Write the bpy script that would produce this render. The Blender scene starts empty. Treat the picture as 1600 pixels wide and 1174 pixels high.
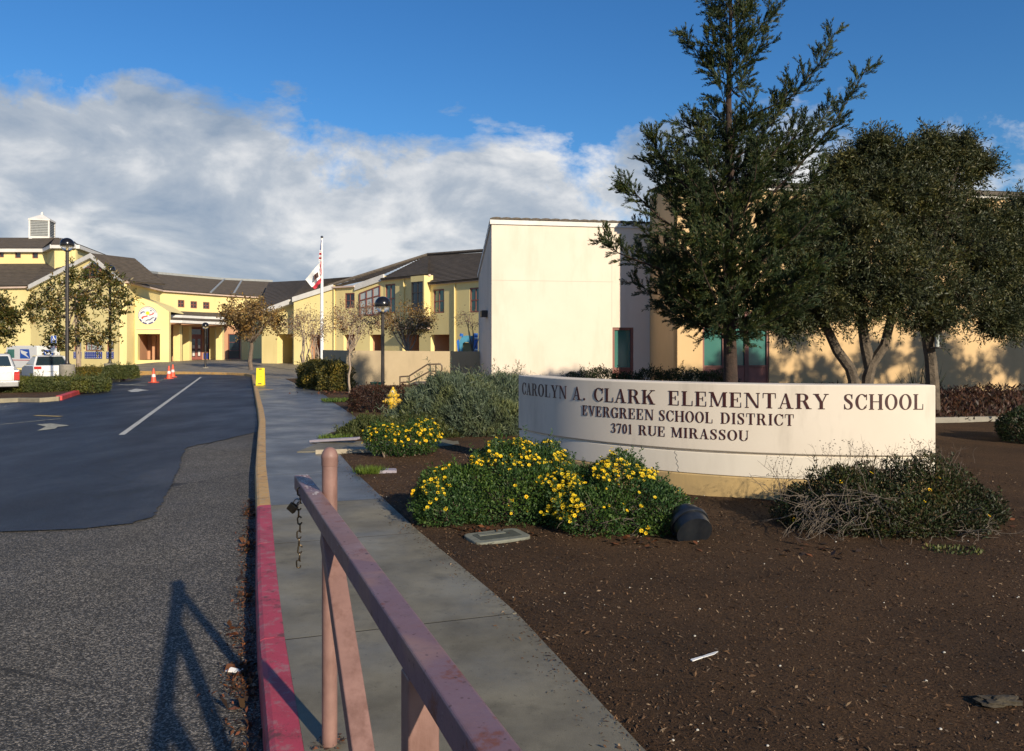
import bpy, bmesh, math, random
import numpy as np
from mathutils import Vector, Matrix, Quaternion
R_ = math.radians
SC = bpy.context.scene
COL = SC.collection

# ------------------------------------------------------------------ camera, sky, sun, exposure
F, EYE = 1230.0, 1.6                      # focal length in photo pixels (1600 wide), eye height
cam_d = bpy.data.cameras.new('camera'); cam = bpy.data.objects.new('camera', cam_d); COL.objects.link(cam)
cam.location = (0, 0, EYE); cam.rotation_euler = (R_(90), 0, 0)
cam_d.sensor_width = 36; cam_d.lens = F/1600*36; cam_d.shift_y = -47/1600
cam_d.clip_start = 0.05; cam_d.clip_end = 4000
SC.camera = cam
SUN_EL, SUN_AZ = R_(22.7), math.atan2(.555, -.832)
w = bpy.data.worlds.new('World'); SC.world = w; w.use_nodes = True
nt = w.node_tree; nt.nodes.clear()
def N(t, tp, **kw):
    n = t.nodes.new(tp)
    for k, v in kw.items(): setattr(n, k, v)
    return n
def lk(t, a, b): t.links.new(a, b)
out = N(nt, 'ShaderNodeOutputWorld')
sky = N(nt, 'ShaderNodeTexSky', sky_type='NISHITA', sun_disc=False, sun_elevation=SUN_EL, sun_rotation=SUN_AZ,
        air_density=1.1, dust_density=0.3, ozone_density=3.0, altitude=100)
hs = N(nt, 'ShaderNodeHueSaturation'); hs.inputs['Saturation'].default_value = 1.18
bg = N(nt, 'ShaderNodeBackground'); bg.inputs['Strength'].default_value = 0.088
lk(nt, sky.outputs[0], hs.inputs['Color']); tint = N(nt, 'ShaderNodeMix', data_type='RGBA', blend_type='MULTIPLY'); tint.inputs[0].default_value = 1.0; tint.inputs[7].default_value = (.56, .87, 1.13, 1)
lk(nt, hs.outputs[0], tint.inputs[6]); lk(nt, tint.outputs[2], bg.inputs['Color'])
CLOUD_A, CLOUD_B, CLOUD_C = (6.1, 2.3, 0.9), (1.3, 5.2, 0.4), (6.16, 2.27, .98)
# clouds: fractal noise over the view direction, thick low over the horizon, thinning upwards all round
tc = N(nt, 'ShaderNodeTexCoord')
def wmath(op, a, b=None, c=None, clamp=False):
    n = N(nt, 'ShaderNodeMath', operation=op, use_clamp=clamp)
    for i, x in enumerate((a, b, c)):
        if x is None: continue
        if isinstance(x, (int, float)): n.inputs[i].default_value = x
        else: lk(nt, x, n.inputs[i])
    return n.outputs[0]
def wmap(scale, loc):
    m = N(nt, 'ShaderNodeMapping'); m.inputs['Scale'].default_value = scale; m.inputs['Location'].default_value = loc
    lk(nt, tc.outputs['Generated'], m.inputs['Vector']); return m.outputs[0]
def wnoise(vec, s, det, rough=.55, dist=0):
    n = N(nt, 'ShaderNodeTexNoise'); n.inputs['Scale'].default_value = s; n.inputs['Detail'].default_value = det
    n.inputs['Roughness'].default_value = rough; n.inputs['Distortion'].default_value = dist
    lk(nt, vec, n.inputs['Vector']); return n.outputs['Fac']
sep = N(nt, 'ShaderNodeSeparateXYZ'); lk(nt, tc.outputs['Generated'], sep.inputs[0])
n1 = wnoise(wmap((1, 1, 1.7), CLOUD_A), 4.6, 14, .62, .25)
n2 = wnoise(wmap((1, 1, 1.3), CLOUD_B), 1.7, 2, .5)
n3 = wnoise(wmap((1, 1, 1.9), CLOUD_C), 5.2, 10, .56, .3)
cr = N(nt, 'ShaderNodeValToRGB'); lk(nt, sep.outputs['Z'], cr.inputs[0])       # cover by elevation
els = cr.color_ramp.elements
els[0].position = 0.0; els[0].color = (.62,)*3+(1,)
els[1].position = 0.16; els[1].color = (.63,)*3+(1,)
for p, c in ((.23, .56), (.28, .43), (.33, .27), (.5, .14), (1., .10)):
    e = els.new(p); e.color = (c,)*3+(1,)
cov = wmath('ADD', wmath('ADD', wmath('MULTIPLY', n1, 1.0), wmath('MULTIPLY', n2, .62)), wmath('SUBTRACT', cr.outputs[0], 1.275))
fac = wmath('MULTIPLY', cov, 8.5, clamp=True)
ccol = N(nt, 'ShaderNodeValToRGB'); lk(nt, n3, ccol.inputs[0])
ce = ccol.color_ramp.elements
ce[0].position = .38; ce[0].color = (.33, .42, .55, 1)
ce[1].position = .62; ce[1].color = (.98, .98, .98, 1)
e = ce.new(.5); e.color = (.55, .61, .69, 1)
cbg = N(nt, 'ShaderNodeBackground'); cbg.inputs['Strength'].default_value = 0.70
lk(nt, ccol.outputs[0], cbg.inputs['Color'])
mixw = N(nt, 'ShaderNodeMixShader')
lk(nt, wmath('MULTIPLY', fac, .97), mixw.inputs[0]); lk(nt, bg.outputs[0], mixw.inputs[1]); lk(nt, cbg.outputs[0], mixw.inputs[2])
lk(nt, mixw.outputs[0], out.inputs['Surface'])

sd = bpy.data.lights.new('sun', 'SUN'); sd.energy = 4.7; sd.angle = R_(0.8); sd.color = (1.0, .875, .68)
sun = bpy.data.objects.new('sun', sd); COL.objects.link(sun)
sv = Vector((.555*math.cos(SUN_EL), -.832*math.cos(SUN_EL), math.sin(SUN_EL)))
sun.rotation_euler = sv.to_track_quat('Z', 'Y').to_euler(); sun.location = sv*60
vs = SC.view_settings; vs.view_transform = 'Standard'; vs.look = 'None'; vs.exposure = 0.3; vs.gamma = 1.0
vs.use_curve_mapping = False
SC.render.resolution_x = 1024; SC.render.resolution_y = 751

# ------------------------------------------------------------------ helpers
rnd = random.Random(7); rng = np.random.default_rng(11)
def at(px, v, Y): return Vector(((px-800)*Y/F, Y, EYE-(v-540)*Y/F))     # photo pixel at a known distance
def gnd(px, v, z=0.0):
    Y = F*(EYE-z)/(v-540); return Vector(((px-800)*Y/F, Y, z))
def lerp(a, b, t): return a+(b-a)*t
def smooth(a, b, x):
    t = min(1, max(0, (x-a)/(b-a))); return t*t*(3-2*t)
def interp(tab, x):
    if x <= tab[0][0]: return tab[0][1]
    for (a, p), (b, q) in zip(tab, tab[1:]):
        if x <= b: return p+(q-p)*(x-a)/(b-a)
    return tab[-1][1]
def link(o, parent=None):
    COL.objects.link(o)
    if parent is not None:
        o.parent = parent; o.matrix_parent_inverse = MW(parent).inverted()
    return o
def MW(o):
    m = o.matrix_basis.copy()
    if o.parent: m = MW(o.parent) @ o.matrix_parent_inverse @ m
    return m
def tag(o, label=None, cat=None, group=None, kind=None):
    if label: o['label'] = label
    if cat: o['category'] = cat
    if group: o['group'] = group
    if kind: o['kind'] = kind
    return o
def thing(name, label, cat, loc=(0, 0, 0), group=None, kind=None):
    o = bpy.data.objects.new(name, None); o.location = loc; o.empty_display_size = .2; COL.objects.link(o)
    return tag(o, label, cat, group, kind)
def copy_tree(o, parent=None):
    c = o.copy(); COL.objects.link(c); c.parent = parent
    for ch in [x for x in bpy.data.objects if x.parent == o]: copy_tree(ch, c)
    return c

class MB:
    def __init__(s): s.v = []; s.f = []
    def add(s, vs, fs):
        b = len(s.v); s.v += [tuple(p) for p in vs]; s.f += [tuple(b+i for i in q) for q in fs]; return s
    def poly(s, *ps): return s.add(ps, [tuple(range(len(ps)))])
    def box(s, lo, hi, M=None):
        x0, y0, z0 = lo; x1, y1, z1 = hi
        vs = [Vector(p) for p in ((x0,y0,z0),(x1,y0,z0),(x1,y1,z0),(x0,y1,z0),(x0,y0,z1),(x1,y0,z1),(x1,y1,z1),(x0,y1,z1))]
        if M is not None: vs = [M @ p for p in vs]
        return s.add(vs, [(0,3,2,1),(4,5,6,7),(0,1,5,4),(1,2,6,5),(2,3,7,6),(3,0,4,7)])
    def bar(s, a, b, w, h, up=Vector((0,0,1))):
        a = Vector(a); b = Vector(b); d = (b-a).normalized(); x = d.cross(up)
        if x.length < 1e-4: x = d.cross(Vector((0,1,0)))
        x.normalize(); y = x.cross(d)
        vs = []
        for p in (a, b):
            for i, j in ((-1,-1),(1,-1),(1,1),(-1,1)): vs.append(p+x*(i*w/2)+y*(j*h/2))
        return s.add(vs, [(0,1,2,3),(7,6,5,4),(0,4,5,1),(1,5,6,2),(2,6,7,3),(3,7,4,0)])
    def prism(s, pts, vec):                    # polygon (3-D points) extruded along vec
        pts = [Vector(p) for p in pts]; n = len(pts); vec = Vector(vec)
        return s.add(pts+[p+vec for p in pts], [tuple(range(n))[::-1], tuple(range(n, 2*n))]+[(i,(i+1)%n,n+(i+1)%n,n+i) for i in range(n)])
    def tube(s, pts, radii, n=6, cap=True):
        pts = [Vector(p) for p in pts]; b = len(s.v)
        if isinstance(radii, (int, float)): radii = [radii]*len(pts)
        x = None
        for i, p in enumerate(pts):
            d = (pts[min(i+1, len(pts)-1)]-pts[max(i-1, 0)])
            if d.length < 1e-6: d = Vector((0, 0, 1))
            d.normalize()
            if x is None:
                x = d.cross(Vector((0, 0, 1)))
                if x.length < .05: x = d.cross(Vector((0, 1, 0)))
            x = (x-d*x.dot(d)).normalized(); y = d.cross(x)
            for k in range(n):
                a = 2*math.pi*k/n; s.v.append(tuple(p+(x*math.cos(a)+y*math.sin(a))*radii[i]))
        for i in range(len(pts)-1):
            for k in range(n):
                k2 = (k+1) % n; s.f.append((b+i*n+k, b+i*n+k2, b+(i+1)*n+k2, b+(i+1)*n+k))
        if cap: s.f.append(tuple(b+k for k in range(n))[::-1]); s.f.append(tuple(b+(len(pts)-1)*n+k for k in range(n)))
        return s
    def lathe(s, prof, n=20, M=None):          # prof: (radius, height) from bottom to top about local z
        b = len(s.v); M = M or Matrix()
        for r, h in prof:
            for k in range(n):
                a = 2*math.pi*k/n; s.v.append(tuple(M @ Vector((r*math.cos(a), r*math.sin(a), h))))
        for i in range(len(prof)-1):
            for k in range(n):
                k2 = (k+1) % n; s.f.append((b+i*n+k, b+i*n+k2, b+(i+1)*n+k2, b+(i+1)*n+k))
        s.f.append(tuple(b+k for k in range(n))[::-1]); s.f.append(tuple(b+(len(prof)-1)*n+k for k in range(n)))
        return s
    def mesh(s, name):
        me = bpy.data.meshes.new(name); me.from_pydata(s.v, [], s.f); me.update(); return me
    def build(s, name, mat, parent=None, sm=False, bevel=0, seg=2):
        me = s.mesh(name); me.materials.append(mat)
        if sm:
            me.polygons.foreach_set('use_smooth', [True]*len(me.polygons))
            try: me.set_sharp_from_angle(angle=R_(38))
            except Exception: pass
        o = bpy.data.objects.new(name, me); link(o, parent)
        if bevel:
            m = o.modifiers.new('bevel', 'BEVEL'); m.width = bevel; m.segments = seg; m.limit_method = 'ANGLE'; m.angle_limit = R_(40)
        return o
def T(*a): return Matrix.Translation(Vector(a))
def RZ(a): return Matrix.Rotation(a, 4, 'Z')
def RX(a): return Matrix.Rotation(a, 4, 'X')
def RY(a): return Matrix.Rotation(a, 4, 'Y')
def align(p, d): return T(*p) @ Vector(d).to_track_quat('Z', 'Y').to_matrix().to_4x4()

# ------------------------------------------------------------------ materials
def mk(name):
    m = bpy.data.materials.new(name); m.use_nodes = True; t = m.node_tree
    return m, t, t.nodes['Principled BSDF'], t.nodes['Material Output']
def noise(t, scale, det=4, rough=.6, vec=None, dist=0):
    n = N(t, 'ShaderNodeTexNoise'); n.inputs['Scale'].default_value = scale; n.inputs['Detail'].default_value = det
    n.inputs['Roughness'].default_value = rough; n.inputs['Distortion'].default_value = dist
    if vec is not None: lk(t, vec, n.inputs['Vector'])
    return n.outputs['Fac']
def ramp(t, fac, stops):
    r = N(t, 'ShaderNodeValToRGB'); lk(t, fac, r.inputs[0]); e = r.color_ramp.elements
    while len(e) < len(stops): e.new(.5)
    for x, (p, c) in zip(e, stops):
        x.position = p; x.color = (tuple(c)+(1,)) if not isinstance(c, (int, float)) else (c, c, c, 1)
    return r.outputs[0]
def mixc(t, fac, a, b, mode='MIX'):
    m = N(t, 'ShaderNodeMix', data_type='RGBA', blend_type=mode)
    for sock, x in ((m.inputs[0], fac), (m.inputs[6], a), (m.inputs[7], b)):
        if isinstance(x, (int, float)): sock.default_value = x
        elif isinstance(x, tuple): sock.default_value = x+(1,) if len(x) == 3 else x
        else: lk(t, x, sock)
    return m.outputs[2]
def bumpn(t, p, h, strength=.3, dist=.01):
    b = N(t, 'ShaderNodeBump'); b.inputs['Strength'].default_value = strength; b.inputs['Distance'].default_value = dist
    lk(t, h, b.inputs['Height']); lk(t, b.outputs[0], p.inputs['Normal'])
def objc(t, scale=(1, 1, 1)):
    c = N(t, 'ShaderNodeTexCoord'); m = N(t, 'ShaderNodeMapping'); m.inputs['Scale'].default_value = scale
    lk(t, c.outputs['Object'], m.inputs['Vector']); return m.outputs[0]
def pmat(name, c1, c2=None, scale=3, rough=.7, bump=0, bscale=60, bdist=.004, metal=0, spec=.5, stain=None, sscale=1.2, samt=.5, coat=0):
    m, t, p, o = mk(name); v = objc(t)
    c2 = c2 or tuple(x*.82 for x in c1)
    col = ramp(t, noise(t, scale, 6, .62, v), ((.32, c2), (.68, c1)))
    if stain:
        vv = objc(t, (1, 1, .25))
        col = mixc(t, ramp(t, noise(t, sscale, 5, .65, vv), ((.5, 0.), (.78, samt))), col, stain)
    lk(t, col, p.inputs['Base Color'])
    p.inputs['Roughness'].default_value = rough; p.inputs['Metallic'].default_value = metal
    p.inputs['Specular IOR Level'].default_value = spec
    if coat: p.inputs['Coat Weight'].default_value = coat
    if bump: bumpn(t, p, noise(t, bscale, 4, .6, v), bump, bdist)
    return m
def leafmat(name, cols, trans=.25, rough=.55, spec=.35):
    m, t, p, o = mk(name); g = N(t, 'ShaderNodeNewGeometry')
    n = len(cols); col = ramp(t, g.outputs['Random Per Island'], [((i+.5)/n, c) for i, c in enumerate(cols)])
    if trans > .12:      # new growth and older leaf come in patches
        col = mixc(t, ramp(t, noise(t, 1.7, 3, .6, objc(t)), ((.46, 0.), (.66, .75))), col, mixc(t, 1., col, (1.75, 1.45, .75), 'MULTIPLY'))
    lk(t, col, p.inputs['Base Color']); p.inputs['Roughness'].default_value = rough; p.inputs['Specular IOR Level'].default_value = spec
    tr = N(t, 'ShaderNodeBsdfTranslucent'); lk(t, col, tr.inputs['Color'])
    mx = N(t, 'ShaderNodeMixShader'); mx.inputs[0].default_value = trans
    lk(t, p.outputs[0], mx.inputs[1]); lk(t, tr.outputs[0], mx.inputs[2]); lk(t, mx.outputs[0], o.inputs['Surface'])
    return m

M = {}
def N_col(t, v):
    n = N(t, 'ShaderNodeTexNoise'); n.inputs['Scale'].default_value = 1.4; n.inputs['Detail'].default_value = 6; lk(t, v, n.inputs['Vector']); return n.outputs['Color']
# asphalt: old, weathered, coarse stone showing
def asphalt(name, dark, mid, light, r0, r1, cell=95, amt=.5, crack=.8):
    m, t, p, o = mk(name); v = objc(t)
    vo = N(t, 'ShaderNodeTexVoronoi'); vo.inputs['Scale'].default_value = cell; lk(t, v, vo.inputs['Vector'])
    sp = N(t, 'ShaderNodeSeparateColor'); lk(t, vo.outputs['Color'], sp.inputs[0])
    stone = ramp(t, sp.outputs[0], ((.25, dark), (.6, mid), (.96, light)))
    big = ramp(t, noise(t, .55, 6, .6, v), ((.3, .62), (.7, 1.12)))
    fine = ramp(t, noise(t, 26, 3, .7, v), ((.3, .7), (.7, 1.25)))
    col = mixc(t, 1.0, mixc(t, 1.0, stone, big, 'MULTIPLY'), fine, 'MULTIPLY')
    lk(t, col, p.inputs['Base Color'])
    lk(t, ramp(t, noise(t, .8, 5, .6, objc(t, (1, .5, 1))), ((.35, r0), (.65, r1))), p.inputs['Roughness'])
    hh = N(t, 'ShaderNodeMath', operation='SUBTRACT'); hh.inputs[0].default_value = 1.0; lk(t, vo.outputs['Distance'], hh.inputs[1])
    vd = mixc(t, .10, v, N_col(t, v)); ve = N(t, 'ShaderNodeTexVoronoi', feature='DISTANCE_TO_EDGE'); ve.inputs['Scale'].default_value = .42; lk(t, vd, ve.inputs['Vector'])
    crk = mixc(t, 1., ramp(t, ve.outputs['Distance'], ((.003, 1.), (.007, 0.))), ramp(t, noise(t, .23, 2, .5, v), ((.46, 0.), (.54, crack))), 'MULTIPLY')
    oil = ramp(t, noise(t, .9, 3, .5, objc(t, (1, .6, 1))), ((.62, 0.), (.74, .45)))
    col = mixc(t, oil, mixc(t, crk, col, (.006, .006, .006)), tuple(x*.6 for x in dark)); lk(t, col, p.inputs['Base Color'])
    bumpn(t, p, hh.outputs[0], amt, .012); return m
M['asphalt_old'] = asphalt('old_asphalt', (.028, .025, .020), (.090, .080, .066), (.32, .28, .23), .7, .95, 115, .8)
M['asphalt_new'] = asphalt('new_asphalt', (.008, .010, .015), (.016, .019, .028), (.045, .05, .062), .42, .62, 110, .55)
M['paint_white'] = pmat('road_paint_white', (.62, .60, .53), (.34, .33, .30), 14, .7, .3, 80, stain=(.06, .065, .07), sscale=7, samt=.9)
M['paint_worn'] = pmat('road_paint_worn', (.50, .47, .34), (.22, .21, .17), 9, .75, .3, 80, stain=(.04, .045, .06), sscale=4, samt=1)
M['paint_yel'] = pmat('road_paint_yellow', (.60, .40, .10), (.30, .22, .08), 9, .75, .3, 80, stain=(.04, .045, .06), sscale=5, samt=1)
def concrete(name, c1, c2, r0, r1, wet=.0):
    m, t, p, o = mk(name); v = objc(t)
    col = ramp(t, noise(t, 1.3, 8, .66, v), ((.36, c2), (.64, c1)))
    col = mixc(t, ramp(t, noise(t, 4.5, 7, .7, v), ((.54, 0.), (.72, .55))), col, tuple(x*.55 for x in c2))
    sp = ramp(t, noise(t, 34, 2, .5, v), ((.66, 0.), (.74, .55)))
    col = mixc(t, sp, col, tuple(x*.35 for x in c2))
    lk(t, mixc(t, 1., col, ramp(t, noise(t, 190, 2, .6, v), ((.3, .86), (.7, 1.12))), 'MULTIPLY'), p.inputs['Base Color'])
    lk(t, ramp(t, noise(t, 1.1, 4, .6, v), ((.35, r0), (.65, r1))), p.inputs['Roughness'])
    bumpn(t, p, noise(t, 130, 4, .6, v), .22, .004); return m
M['conc_dry'] = concrete('concrete_slab', (.225, .20, .14), (.12, .105, .072), .45, .85)
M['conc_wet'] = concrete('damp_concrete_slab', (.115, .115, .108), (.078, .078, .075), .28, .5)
M['conc_plaza'] = concrete('plaza_concrete', (.24, .205, .155), (.16, .14, .11), .5, .8)
M['conc_pale'] = concrete('pale_concrete', (.34, .31, .25), (.22, .2, .16), .7, .9)
def worn_paint(name, c1, c2, pale, dirt):
    m, t, p, o = mk(name); v = objc(t)
    col = ramp(t, noise(t, 2.2, 6, .65, v), ((.35, c2), (.65, c1)))
    col = mixc(t, ramp(t, noise(t, 11, 8, .72, v), ((.52, 0.), (.60, .8))), col, pale)
    col = mixc(t, ramp(t, noise(t, 6, 9, .75, objc(t, (1, 1, 3))), ((.54, 0.), (.62, .85))), col, dirt)
    col = mixc(t, ramp(t, noise(t, 60, 3, .6, v), ((.66, 0.), (.72, .8))), col, dirt)
    lk(t, col, p.inputs['Base Color']); p.inputs['Roughness'].default_value = .62
    bumpn(t, p, noise(t, 45, 6, .7, v), .45, .004); return m
M['joint'] = pmat('joint_dirt', (.014, .012, .009), None, 20, .95)
M['kerb_red'] = worn_paint('kerb_red_paint', (.46, .05, .085), (.34, .04, .06), (.33, .15, .15), (.10, .04, .035))
M['kerb_yel'] = worn_paint('kerb_yellow_paint', (.58, .34, .10), (.46, .26, .085), (.40, .33, .22), (.14, .10, .06))
M['kerb_redfar'] = pmat('kerb_bright_red_paint', (.60, .06, .06), (.45, .05, .05), 5, .55, .2, 70)
M['kerb_grey'] = pmat('kerb_concrete', (.33, .28, .18), (.22, .19, .13), 4, .8, .2, 70)
def soilmat():
    m, t, p, o = mk('mulch_soil'); v = objc(t)
    a = ramp(t, noise(t, 75, 5, .75, v), ((.3, (.020, .011, .005)), (.5, (.080, .042, .018)), (.8, (.19, .105, .048))))
    lk(t, mixc(t, 1., a, ramp(t, noise(t, .9, 5, .6, v), ((.3, .65), (.7, 1.3))), 'MULTIPLY'), p.inputs['Base Color'])
    p.inputs['Roughness'].default_value = .9; p.inputs['Specular IOR Level'].default_value = .25
    bumpn(t, p, noise(t, 90, 6, .75, v), 1., .03); return m
M['soil'] = soilmat()
M['chip'] = leafmat('mulch_chips', [(.028, .014, .007), (.065, .034, .016), (.11, .058, .027), (.05, .026, .012), (.17, .095, .048), (.035, .019, .010), (.26, .18, .11)], 0, .85, .25)
M['pebble'] = pmat('pale_pebble', (.62, .58, .50), (.4, .37, .3), 30, .8)
M['ground'] = pmat('far_ground', (.09, .08, .05), (.05, .055, .03), .3, .95, .3, 5)
# stucco
M['white_wall'] = pmat('cream_stucco', (.775, .665, .545), (.73, .62, .50), .7, .9, .25, 140, .004, stain=(.54, .46, .34), sscale=1.1, samt=.6)
M['tan_wall'] = pmat('tan_stucco', (.46, .36, .225), (.40, .31, .19), .9, .9, .25, 120, .004, stain=(.27, .21, .14), sscale=1.3, samt=.5)
M['peach_stucco2'] = pmat('tan_peach_stucco', (.66, .455, .235), (.60, .41, .205), .7, .9, .25, 140, .004, stain=(.44, .29, .14), sscale=.9, samt=.45)
M['yellow_wall'] = pmat('yellow_stucco', (.83, .69, .315), (.79, .64, .28), .5, .9, .15, 60, stain=(.62, .42, .15), sscale=.5, samt=.35)
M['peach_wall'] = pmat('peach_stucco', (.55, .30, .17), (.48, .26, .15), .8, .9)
M['trim_white'] = pmat('white_trim', (.74, .71, .66), (.62, .59, .54), 2, .6)
M['trim_pink'] = pmat('pinkish_trim', (.66, .50, .40), (.58, .43, .35), 2, .7)
M['roof'] = pmat('dark_roof_tile', (.125, .10, .077), (.08, .066, .052), 2.2, .85, .4, 25, .02, spec=.25)
M['roof_r'] = pmat('brown_roof_tile', (.12, .095, .07), (.06, .05, .04), 6, .8, .3, 40, .01)
M['frame'] = pmat('maroon_window_frame', (.23, .085, .065), (.18, .065, .05), 5, .5)
M['door'] = pmat('maroon_door', (.33, .115, .09), (.26, .09, .07), 4, .5)
def glass(name, c, rough=.06, spec=.8):
    m, t, p, o = mk(name); p.inputs['Base Color'].default_value = c+(1,); p.inputs['Roughness'].default_value = rough
    p.inputs['Specular IOR Level'].default_value = spec
    bumpn(t, p, noise(t, 1.3, 2, .5, objc(t)), .05, .05); return m
M['glass_dark'] = glass('dark_window_glass', (.018, .03, .035))
M['glass_teal'] = glass('green_tinted_glass', (.05, .17, .14), .12)
M['glass_pale'] = glass('pale_window_glass', (.45, .48, .46), .2)
M['black'] = pmat('shade_black', (.012, .010, .009), None, 3, .9)
M['tile_blue'] = pmat('blue_tile', (.035, .06, .32), (.03, .05, .25), 5, .3)
M['tile_white'] = pmat('white_tile', (.7, .7, .72), None, 5, .4)
# metal, paint, plastic
def gatemat():
    m, t, p, o = mk('faded_mauve_gate_paint'); v = objc(t)
    base = ramp(t, noise(t, 2.6, 5, .6, v), ((.35, (.20, .115, .108)), (.65, (.26, .15, .13))))
    pat = ramp(t, noise(t, 1.7, 3, .45, v, .6), ((.50, 0.), (.53, .75)))
    base = mixc(t, pat, base, (.165, .098, .122))
    drip = ramp(t, noise(t, 14, 5, .6, objc(t, (1, 1, .12))), ((.56, 0.), (.70, .5)))
    base = mixc(t, drip, base, (.12, .07, .065))
    rust = ramp(t, noise(t, 7, 10, .76, v), ((.56, 0.), (.62, .9)))
    base = mixc(t, rust, base, (.17, .055, .03))
    sp = ramp(t, noise(t, 55, 2, .5, v), ((.66, 0.), (.70, .85)))
    base = mixc(t, sp, base, (.075, .035, .028))
    base = mixc(t, ramp(t, noise(t, 21, 6, .7, objc(t, (1.3, 1, 1))), ((.66, 0.), (.69, .7))), base, (.40, .33, .32))
    lk(t, base, p.inputs['Base Color']); lk(t, ramp(t, noise(t, 6, 6, .7, v), ((.3, .35), (.7, .68))), p.inputs['Roughness'])
    bumpn(t, p, noise(t, 38, 6, .7, v), .35, .004); return m
M['gate'] = gatemat()
M['post'] = pmat('salmon_post_paint', (.265, .150, .122), (.19, .105, .086), 9, .55, .3, 40, stain=(.11, .05, .035), sscale=16, samt=.9)
M['worn'] = pmat('scraped_paint', (.62, .56, .52), (.42, .30, .27), 40, .6)
M['brass'] = pmat('tarnished_brass', (.16, .115, .065), (.07, .055, .04), 30, .4, .3, 60, metal=.9)
M['steel'] = pmat('worn_steel', (.35, .34, .33), (.22, .2, .18), 20, .35, metal=1)
M['lamp_black'] = pmat('dark_bronze_paint', (.035, .026, .022), (.022, .017, .015), 6, .35, spec=.6)
M['lamp_blk2'] = pmat('black_dome_metal', (.02, .019, .02), None, 6, .22, spec=.8, metal=.4)
def globe():
    m, t, p, o = mk('clear_globe'); p.inputs['Base Color'].default_value = (.9, .85, .75, 1); p.inputs['Roughness'].default_value = .08
    p.inputs['Transmission Weight'].default_value = .85; p.inputs['IOR'].default_value = 1.15; p.inputs['Alpha'].default_value = .5; return m
M['globe'] = globe()
M['hyd'] = pmat('hydrant_yellow', (.72, .47, .035), (.58, .35, .03), 6, .42, .12, 40, stain=(.25, .13, .04), sscale=7, samt=.7)
M['silverpaint'] = pmat('silver_tip', (.75, .74, .7), (.4, .38, .33), 20, .4)
M['sign_face'] = pmat('cream_sign_plaster', (.72, .635, .52), (.66, .575, .465), .8, .8, .15, 120, .003, stain=(.43, .37, .29), sscale=2.4, samt=.75)
M['sign_mid'] = pmat('white_sign_plaster', (.76, .69, .58), (.68, .61, .5), 1.1, .8, .15, 120, .003, stain=(.52, .46, .38), sscale=2, samt=.5)
M['sign_base'] = pmat('ochre_sign_plinth', (.56, .385, .16), (.44, .31, .14), 1.8, .85, .2, 90, .004, stain=(.22, .16, .09), sscale=2.6, samt=.8)
M['letter'] = pmat('maroon_letter', (.055, .010, .008), (.04, .008, .007), 8, .4)
M['yplastic'] = pmat('yellow_plastic', (.86, .66, .01), (.80, .60, .01), 3, .4)
M['blk_plastic'] = pmat('black_plastic', (.012, .016, .022), (.008, .010, .014), 5, .38, .15, 40, spec=.5, stain=(.05, .05, .05), sscale=4, samt=.5)
M['orange'] = pmat('cone_orange', (.80, .11, .05), (.70, .09, .04), 6, .5)
M['coneband'] = pmat('cone_white_band', (.85, .68, .62), None, 6, .35)
M['lid_green'] = pmat('green_grey_lid', (.20, .20, .155), (.13, .135, .105), 10, .7, .25, 70, stain=(.06, .055, .04), sscale=9, samt=.8)
M['lid_dark'] = pmat('dark_lid_inset', (.07, .075, .055), (.045, .048, .036), 16, .8, .3, 90)
M['lid_purple'] = pmat('purple_grey_lid', (.34, .30, .33), (.26, .23, .26), 10, .7)
M['white_pl'] = pmat('white_plastic', (.82, .81, .78), None, 5, .35)
M['utilgreen'] = pmat('green_box_paint', (.02, .13, .075), (.015, .10, .06), 5, .5)
M['rail'] = pmat('bronze_rail', (.13, .085, .05), (.09, .06, .04), 10, .5)
M['play_blue'] = pmat('blue_play_plastic', (.03, .16, .55), (.025, .13, .45), 3, .35)
M['play_teal'] = pmat('teal_play_plastic', (.07, .28, .42), None, 3, .4)
M['tarp'] = pmat('tan_play_panel', (.70, .55, .28), None, 3, .6)
M['carwhite'] = pmat('white_car_paint', (.74, .73, .70), (.68, .67, .64), 2, .25, coat=.6)
M['carsilver'] = pmat('silver_car_paint', (.60, .60, .58), (.55, .55, .53), 2, .3, metal=.35, coat=.6)
M['bumper'] = pmat('grey_bumper', (.33, .33, .32), None, 3, .35, metal=.5)
M['tyre'] = pmat('tyre_rubber', (.016, .016, .016), None, 8, .85)
M['rim'] = pmat('wheel_rim', (.4, .4, .4), None, 8, .35, metal=.8)
M['taillight'] = pmat('red_tail_lamp', (.50, .02, .015), None, 6, .25)
M['plate'] = pmat('licence_plate', (.8, .8, .78), None, 5, .4)
M['blueprint'] = pmat('blue_print', (.02, .09, .42), None, 4, .4)
M['navy'] = pmat('navy_print', (.03, .035, .14), None, 4, .5)
M['redprint'] = pmat('red_print', (.62, .06, .05), None, 4, .5)
M['yelprint'] = pmat('yellow_print', (.9, .7, .02), None, 4, .5)
M['greyprint'] = pmat('grey_print', (.11, .13, .18), None, 4, .5)
M['cloth_white'] = pmat('flag_white', (.80, .79, .76), None, 4, .8)
M['cloth_red'] = pmat('flag_red', (.50, .03, .05), None, 4, .8)
M['cloth_blue'] = pmat('flag_blue', (.04, .05, .2), None, 4, .8)
M['bear'] = pmat('bear_brown', (.09, .04, .03), None, 4, .8)
M['pole_white'] = pmat('white_pole', (.82, .82, .80), None, 4, .4)
M['wood'] = pmat('weathered_board', (.42, .36, .26), (.30, .25, .18), 12, .85, .3, 60)
M['rock'] = pmat('brown_rock', (.060, .048, .028), (.035, .026, .016), 12, .9, .6, 25, .02)
M['louvre'] = pmat('grey_louvre', (.34, .35, .34), None, 4, .5)
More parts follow.
